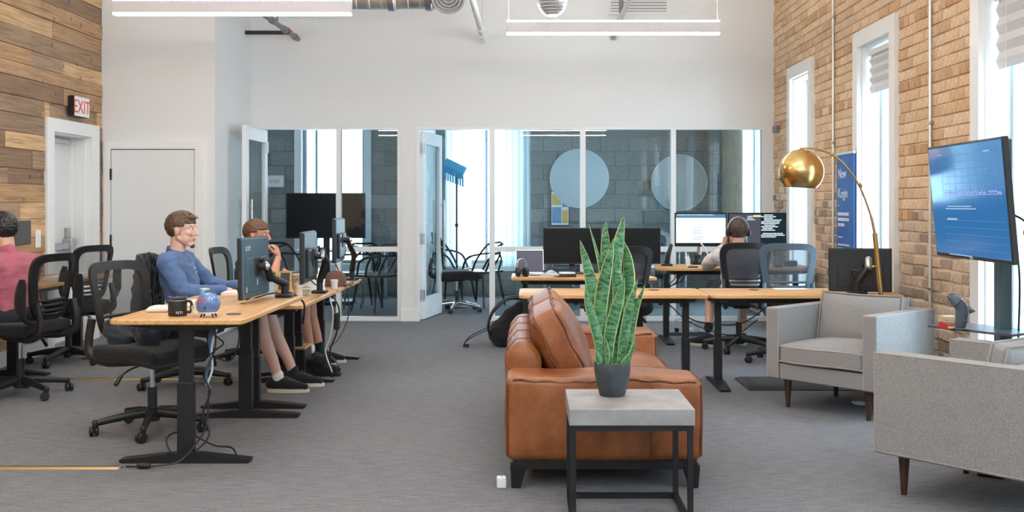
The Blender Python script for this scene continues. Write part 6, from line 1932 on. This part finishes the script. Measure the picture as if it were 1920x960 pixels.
m.build('keys', M['paper'], kb2, False, kind='stuff')
for s, pts in (('black cable sagging under the empty desk behind the sofa', [(.88, 7.4, .62), (1.0, 7.36, .56), (1.1, 7.33, .47), (1.25, 7.3, .40), (1.45, 7.33, .36), (1.62, 7.38, .46)]), ('black cable hanging low under the desk by the armchair', [(1.1, 7.45, .62), (1.12, 7.45, .5), (1.22, 7.42, .44), (1.5, 7.40, .43), (1.75, 7.45, .58)]),
               ('black cable under the lit desk, left side', [(1.32, 9.7, .67), (1.36, 9.68, .60), (1.30, 9.7, .52), (1.42, 9.72, .56), (1.5, 9.75, .66)]), ('black cable under the lit desk, crossing its bar', [(1.45, 9.8, .66), (1.40, 9.8, .56), (1.33, 9.82, .50), (1.28, 9.8, .42)])):
    cable(s, pts)
ps = thing('power_strip', 'power strip with white plugs on the floor under the lit desk', 'power strip', (1.56, 10.15, 0), 0)
MB().rbox(-.2, .2, -.03, .03, 0, .035, .008).build('strip_body', M['shelf'], ps)
for x in (-.12, .02, .13): MB().rbox(x - .02, x + .02, -.025, .025, .035, .075, .008).build('plug', M['plastic'] if x < 0 else M['whiteplastic'], ps)
cable('white cable looping over the power strip, left loop', [(1.40, 10.12, .07), (1.40, 10.08, .14), (1.47, 10.08, .17), (1.53, 10.1, .14), (1.56, 10.15, .07)], .008, 'cablewhite')
cable('white cable looping over the power strip, right loop', [(1.60, 10.12, .07), (1.60, 10.1, .13), (1.68, 10.1, .14), (1.74, 10.12, .12), (1.75, 10.12, .01)], .008, 'cablewhite')
cable('white cable lying on the carpet left of the power strip', [(1.36, 10.15, .02), (1.2, 10.0, .008), (1.05, 9.9, .008), (.98, 9.8, .008)], .006, 'cablewhite')
pc = thing('computer_tower', 'small white computer tower on the floor behind the sofa', 'computer', (1.04, 9.9, 0), 0)
MB().rbox(-.065, .065, -.14, .14, .008, .235, .008).build('case', M['whiteplastic'], pc)
MB().box(-.055, .055, -.142, -.139, .02, .225).build('front_panel', M['paper'], pc, False)
for y in (-.1, .1): MB().rbox(-.06, .06, y - .015, y + .015, 0, .01, .003).build('foot', M['plastic'], pc)
mt = thing('floor_mat', 'black rubber standing mat under the desk by the grey armchair', 'mat', (1.97, 7.39, 0), 0)
MB().prism([(-.46, -.25), (.46, -.25), (.46, .25), (-.46, .25)], 0, .006, 'z').add([(-.46, -.25, .006), (.46, -.25, .006), (.46, .25, .006), (-.46, .25, .006), (-.42, -.21, .02), (.42, -.21, .02), (.42, .21, .02), (-.42, .21, .02)], [(4, 5, 6, 7), (0, 1, 5, 4), (1, 2, 6, 5), (2, 3, 7, 6), (3, 0, 4, 7)]).build('mat_body', M['padmat'], mt, False)
MB().box(-.38, .38, -.17, .17, .02, .0215).build('ribbed_top', M['fabric_black'], mt, False)
ad = thing('power_adapter', 'white wall adapter standing by the sofa leg', 'power adapter', (-.125, 4.70, 0), .1)
MB().rbox(-.021, .021, -.021, .021, 0, .05, .006).build('adapter_body', M['whiteplastic'], ad)
for y in (-.007, .007): MB().rbox(-.0015, .0015, y - .003, y + .003, .05, .062, .001).build('prong', M['steel'], ad)
gd2 = thing('presenter_remote', 'small dark remote on the carpet under the nearest armchair', 'remote', at(1858, 893, 4.89), -.5)
gd2.location.z = 0
MB().rbox(-.06, .06, -.022, .022, 0, .022, .008, 3).build('remote_body', M['plastic'], gd2); MB().rbox(-.035, -.01, -.012, .012, .022, .026, .002).build('button_pad', M['steel'], gd2)
ga = thing('coiled_cable', 'small coil of pale cable on the carpet behind the armchair leg', 'cable', (2.10, 6.60, 0), 0)
m = MB(); m.tube([(.028 * math.cos(a) * (1 + .02 * k), .028 * math.sin(a), .008 + .004 * k / 10) for k, a in enumerate([2 * PI * i / 16 for i in range(49)])], .005, 6); m.build('coil', M['cablewhite'], ga)
MB().cap((.045, 0, .015), (.07, .015, .012), .007, .007, 8).build('plug', M['plastic'], ga)

# black backpack leaning behind the sofa
bp = thing('backpack', 'black backpack with padded straps leaning on the floor behind the sofa', 'backpack', (-.30, 9.42, 0), 0)
m = MB()
Rb = Matrix.Rotation(.70, 3, 'Y')
def B(p): return Rb @ Vector(p)
m.ell(B((-.02, 0, .20)), (.10, .13, .21), 20, 14, Rb).ell(B((-.0, 0, .11)), (.13, .145, .12), 20, 12, Rb).ell(B((.06, 0, .11)), (.075, .12, .10), 18, 12, Rb)
bp.scale = (1.2, 1.2, 1.2)
b_ = blob('bag_body', m, .008, M['fabric_black'], bp, 3, .010, 12)
zmin = min(v.co.z for v in b_.data.vertices)
for v in b_.data.vertices:
    v.co.z = max(.0, v.co.z - max(zmin, 0) if zmin > 0 else v.co.z)
for s in (-1, 1):
    MB().tube(bez([B((-.08, s * .055, .40)), B((-.16, s * .075, .33)), B((-.185, s * .085, .20)), B((-.15, s * .09, .09)), B((-.09, s * .09, .04))], 20), [.018] * 8 + [.022] * 6 + [.016] * 7, 8, flat=(1.2, .5)).build('shoulder_strap', M['plastic'], bp)
    MB().tube(bez([B((-.13, s * .09, .06)), Vector((-.19, s * .08 - .05, .07)), Vector((-.24, s * .05 - .06, .012)), Vector((-.20, s * .04 - .10, .008))], 12), .008, 6, flat=(1.4, .4)).build('webbing_tail', M['fabric_black'], bp)
MB().tube(bez([B((-.07, -.03, .40)), B((-.07, -.03, .445)), B((-.07, .03, .445)), B((-.07, .03, .40))], 10), .009, 8).build('grab_handle', M['plastic'], bp)
MB().tube(bez([B((.06, -.11, .20)), B((.10, -.06, .225)), B((.11, .04, .225)), B((.07, .11, .20))], 12), .004, 6).build('zip', M['pipegrey'], bp)

# roll-up banner against the bricks
bn = thing('banner', 'tall blue banner with white print against the brick wall', 'banner', (2.625, 8.635, 0), 0)
MB().add([(0.0, -.235, .06), (0, .235, .06), (0, .235, 1.70), (0, -.235, 1.70), (.004, -.235, .06), (.004, .235, .06), (.004, .235, 1.70), (.004, -.235, 1.70)], [(0, 1, 2, 3), (7, 6, 5, 4), (0, 4, 5, 1), (3, 2, 6, 7), (0, 3, 7, 4), (1, 5, 6, 2)]).build('banner_cloth', M['banner'], bn, False)
MB().rbox(-.05, .05, -.25, .25, 0, .065, .012).build('roller_case', M['silver'], bn); MB().rbox(-.008, .010, -.24, .24, 1.69, 1.715, .006).build('top_rail', M['silver'], bn)
MB().tube([(.02, 0, .05), (.012, 0, 1.69)], .008, 8).build('support_pole', M['steel'], bn)
rot = (PI / 2, 0, -PI / 2)
lettering('New', .115, M['inkwhite'], bn, (-.001, .20, 1.50), rot, ext=.0006)
lettering('Kogin', .115, M['inkwhite'], bn, (-.001, .20, 1.335), rot, ext=.0006)
rr = random.Random(21)
def print_rows(y0, w, z, n, dz, hgt, mat=M['inkwhite']):
    m = MB()
    for k in range(n):
        y = y0; e = y0 - w * (1 if k < n - 1 else .6)
        while y > e:
            l = min(rr.uniform(.03, .07), y - e); m.box(-.0014, -.0004, y - l, y, z - k * dz, z - k * dz + hgt); y -= l + .008
    m.build('fine_print', mat, bn, False, kind='stuff')
print_rows(.20, .05, 1.265, 1, .1, .008); print_rows(.20, .30, 1.185, 3, .045, .026); print_rows(.20, .22, 1.0, 1, .05, .010); print_rows(.20, .32, .935, 4, .032, .012)
print_rows(.20, .04, .80, 1, .1, .008); print_rows(.20, .12, .745, 5, .034, .018); print_rows(.04, .12, .745, 5, .034, .018); print_rows(-.12, .06, .745, 5, .034, .018)

# woven shades at the tops of the windows
for i, (a, b) in enumerate(WIN[:3]):
    if i == 0: continue
    s = thing('window_shade', ['', 'short woven shade in the window behind the arc lamp', 'short woven shade in the window behind the tilted screen'][i], 'shade', (2.76, (a + b) / 2, 0), 0, 'woven window shades')
    w = (b - a) / 2 - .02
    MB().rbox(-.03, .03, -w, w, 2.47, 2.515, .006).build('head_rail', M['whiteplastic'], s)
    g = []
    for k in range(17):
        z = 2.47 - (.30 if i == 1 else .40) * k / 16
        g.append([(-.012 + .010 * math.cos(k * PI / 2), -w + .01 + (2 * w - .02) * j / 6, z) for j in range(7)])
    MB().sheet(g, .004).build('shade_cloth', M['shade'], s)
    for y in (-w * .8, w * .55): MB().tube([(-.03, y, 2.46), (-.032, y, .75)], .0018, 5).build('pull_cord', M['wire'], s)

# ------------------------------------------------------------------ meeting rooms
ts = thing('meeting_screen', 'large black screen on a stand in the small meeting room', 'screen', (-2.60, 13.3, 0), 0)
MB().rbox(-.505, .505, -.03, .03, .845, 1.425, .008).build('bezel', M['plastic'], ts); MB().box(-.49, .49, -.032, -.03, .865, 1.412).build('screen', M['screenoff'], ts, False)
MB().rbox(-.04, .04, .03, .09, .05, 1.25, .01).build('post', M['plastic'], ts); MB().rbox(-.35, .35, -.12, .25, 0, .05, .012).build('stand_base', M['plastic'], ts)
def loop_chair(label, loc, rz):
    c = thing('loop_back_chair', label, 'chair', loc, rz, 'black loop back chairs')
    for sx in (-1, 1):
        for sy in (-1, 1): MB().tube([(sx * .16, sy * .17, .43), (sx * .22, sy * .24, 0)], [.018, .011], 8).build('leg', M['plastic'], c)
    MB().rbox(-.22, .23, -.23, .23, .42, .445, .012, 2, 4, lambda q, u: (q.x, q.y * (1 - .1 * max(0, -u[0])), q.z - .02 * (1 - u[0] ** 2) * (1 - u[1] ** 2))).build('seat', M['plastic'], c)
    for pts in ([(.12, -.23, .43), (.02, -.27, .60), (-.15, -.24, .66), (-.24, 0, .67), (-.15, .24, .66), (.02, .27, .60), (.12, .23, .43)],
                [(-.02, -.22, .43), (-.12, -.25, .60), (-.22, -.16, .78), (-.25, 0, .80), (-.22, .16, .78), (-.12, .25, .60), (-.02, .22, .43)],
                [(-.18, -.15, .43), (-.24, -.12, .60), (-.24, .02, .74), (-.24, .16, .78)], [(-.18, .15, .43), (-.24, .12, .60), (-.24, -.02, .74), (-.24, -.16, .78)]):
        MB().tube(bez(pts, 26), .013, 8).build('back_loop', M['plastic'], c)
    return c
loop_chair('black loop-back chair by the glass in the small meeting room, right one', (-1.80, 12.45, 0), 2.4)
loop_chair('black loop-back chair in the small meeting room, left of the right one', (-2.12, 12.90, 0), 2.0)
loop_chair('black loop-back chair behind the monitors in the small meeting room', (-2.93, 12.75, 0), -.6)
mt_ = thing('meeting_table', 'pale round-edged table in the small meeting room', 'table', (-2.45, 13.75, 0), 0)
MB().rbox(-.6, .6, -.3, .3, .66, .69, .012).build('tabletop', M['whiteplastic'], mt_)
for sx in (-1, 1):
    for sy in (-1, 1): MB().tube([(sx * .52, sy * .24, 0), (sx * .52, sy * .24, .66)], .02, 10).build('leg', M['steel'], mt_)
loop_chair('black loop-back chair by the curtained window, nearer the block wall', (-1.0, 13.75, 0), -.3)
loop_chair('black loop-back chair in front of the bright curtained window', (-.62, 13.15, 0), 2.6)
task_chair('black padded meeting chair with a shiny chrome base in the doorway', (-.86, 12.42, 0), .3, group='meeting room chairs', pal=dict(net='net2', base='chrome'), seat_z=.45, base_turn=.5)
fs = thing('fringed_stand', 'sky blue fringed cloth rolled on a black stand in the meeting room', 'stand', (-.90, 12.93, 0), 0)
MB().tube([(0, 0, .02), (0, 0, 1.62)], .011, 10).build('pole', M['plastic'], fs)
MB().lathe([(0, 0), (.14, 0), (.14, .012), (.02, .02), (0, .02)], 24).build('base', M['plastic'], fs)
m = MB(); m.tube([(-.16, 0, 1.78), (.09, 0, 1.66)], .085, 18); m.build('rolled_cloth', M['fringe'], fs)
m = MB()
for k in range(8): m.box(-.14 + k * .03, -.12 + k * .03, -.09, -.083, 1.58 - k * .012, 1.72 - k * .012)
m.build('fringe', M['fringe'], fs, False)
MB().rbox(-.02, .02, -.02, .02, 1.0, 1.04, .006).build('height_knob', M['plastic'], fs)
for (x0, x1, lab) in ((-1.16, -.80, 'sheer white curtain at the left of the meeting room window'), (-.36, .02, 'sheer white curtain at the right of the meeting room window')):
    c = thing('curtain', lab, 'curtain', ((x0 + x1) / 2, 14.38, 0), 0, 'sheer curtains in the meeting room')
    n = int((x1 - x0) / .012); h2_ = (x1 - x0) / 2
    MB().sheet([[(-h2_ + (x1 - x0) * j / n, .028 * math.sin(j * .9), z) for j in range(n + 1)] for z in (2.62, 1.8, 1.0, .42)], .003).build('curtain_cloth', M['curtain'], c, ang=80)
    MB().tube([(-h2_ - .02, 0, 2.64), (h2_ + .02, 0, 2.64)], .012, 10).build('curtain_rail', M['steel'], c)
    for s in (-1, 1): MB().beam((s * h2_, 0, 2.64), (s * h2_, .14, 2.64), .015, .015).build('rail_bracket', M['steel'], c)
for (x, z, r, mt2, lab) in ((.70, 1.64, .405, 'disc', 'large pale round wall panel in the meeting room, left one'), (2.09, 1.58, .385, 'discgrey', 'large grey round wall panel in the meeting room, right one')):
    d = thing('acoustic_disc', lab, 'wall panel', (x, 14.495, z), 0, 'round wall panels')
    Q = Vector((0, -1, 0)).to_track_quat('Z', 'Y').to_matrix()
    MB().lathe([(0, 0), (r, 0), (r, .03), (r - .008, .036), (0, .036)], 56, (0, 0, 0), Q).build('panel_face', M[mt2], d)
    MB().lathe([(r, .0), (r + .008, .0), (r + .008, .03), (r, .03)], 56, (0, 0, 0), Q, close=True).build('rim', M['silver'], d)
pf = thing('framed_picture', 'small framed drawing on the block wall of the small meeting room', 'picture', (-3.53, 14.49, 1.60), 0)
MB().box(-.12, .12, -.02, 0, -.085, .085).build('frame', M['greyink'], pf, False); MB().box(-.108, .108, -.022, -.02, -.073, .073).build('print', M['paper'], pf, False)
m = MB()
for k in range(6): m.box(-.08 + k * .024, -.066 + k * .024, -.0228, -.022, -.04 + .01 * (k % 3), .02 + .012 * (k % 2))
m.build('print_marks', M['greyink'], pf, False)
ft = thing('framed_poster', 'framed poster of yellow and blue blocks in the large meeting room', 'poster', (.43, 14.49, 1.22), 0)
MB().box(-.13, .13, -.02, 0, -.24, .24).build('frame', M['plastic'], ft, False); MB().box(-.12, .12, -.022, -.02, -.23, .23).build('print', M['paper'], ft, False)
m = MB(); m.box(-.11, .02, -.0225, -.022, .05, .20).box(.03, .11, -.0225, -.022, -.2, -.02); m.build('yellow_blocks', plain('poster_yellow', (.75, .45, .10), .6), ft, False)
m = MB(); m.box(.03, .11, -.0225, -.022, .02, .21).box(-.11, .02, -.0225, -.022, -.2, .02); m.build('blue_blocks', plain('poster_blue', (.16, .30, .55), .6), ft, False)
for (lab, x) in (('grey low-back chair in the large meeting room, behind the lit desk', 1.62), ('grey low-back chair in the large meeting room, behind the dark monitors', .55)):
    task_chair(lab, (x, 12.9, 0), -PI / 2 + .2, group='meeting room chairs', pal=dict(net='net2', base='chrome', frame='pipegrey'), seat_z=.45)
mt_ = thing('meeting_table', 'long dark table in the large meeting room', 'table', (1.1, 13.6, 0), 0)
MB().rbox(-1.0, 1.0, -.35, .35, .67, .70, .012).build('tabletop', M['shelf'], mt_)
for sx in (-1, 1):
    for sy in (-1, 1): MB().tube([(sx * .9, sy * .28, 0), (sx * .9, sy * .28, .67)], .022, 10).build('leg', M['steel'], mt_)
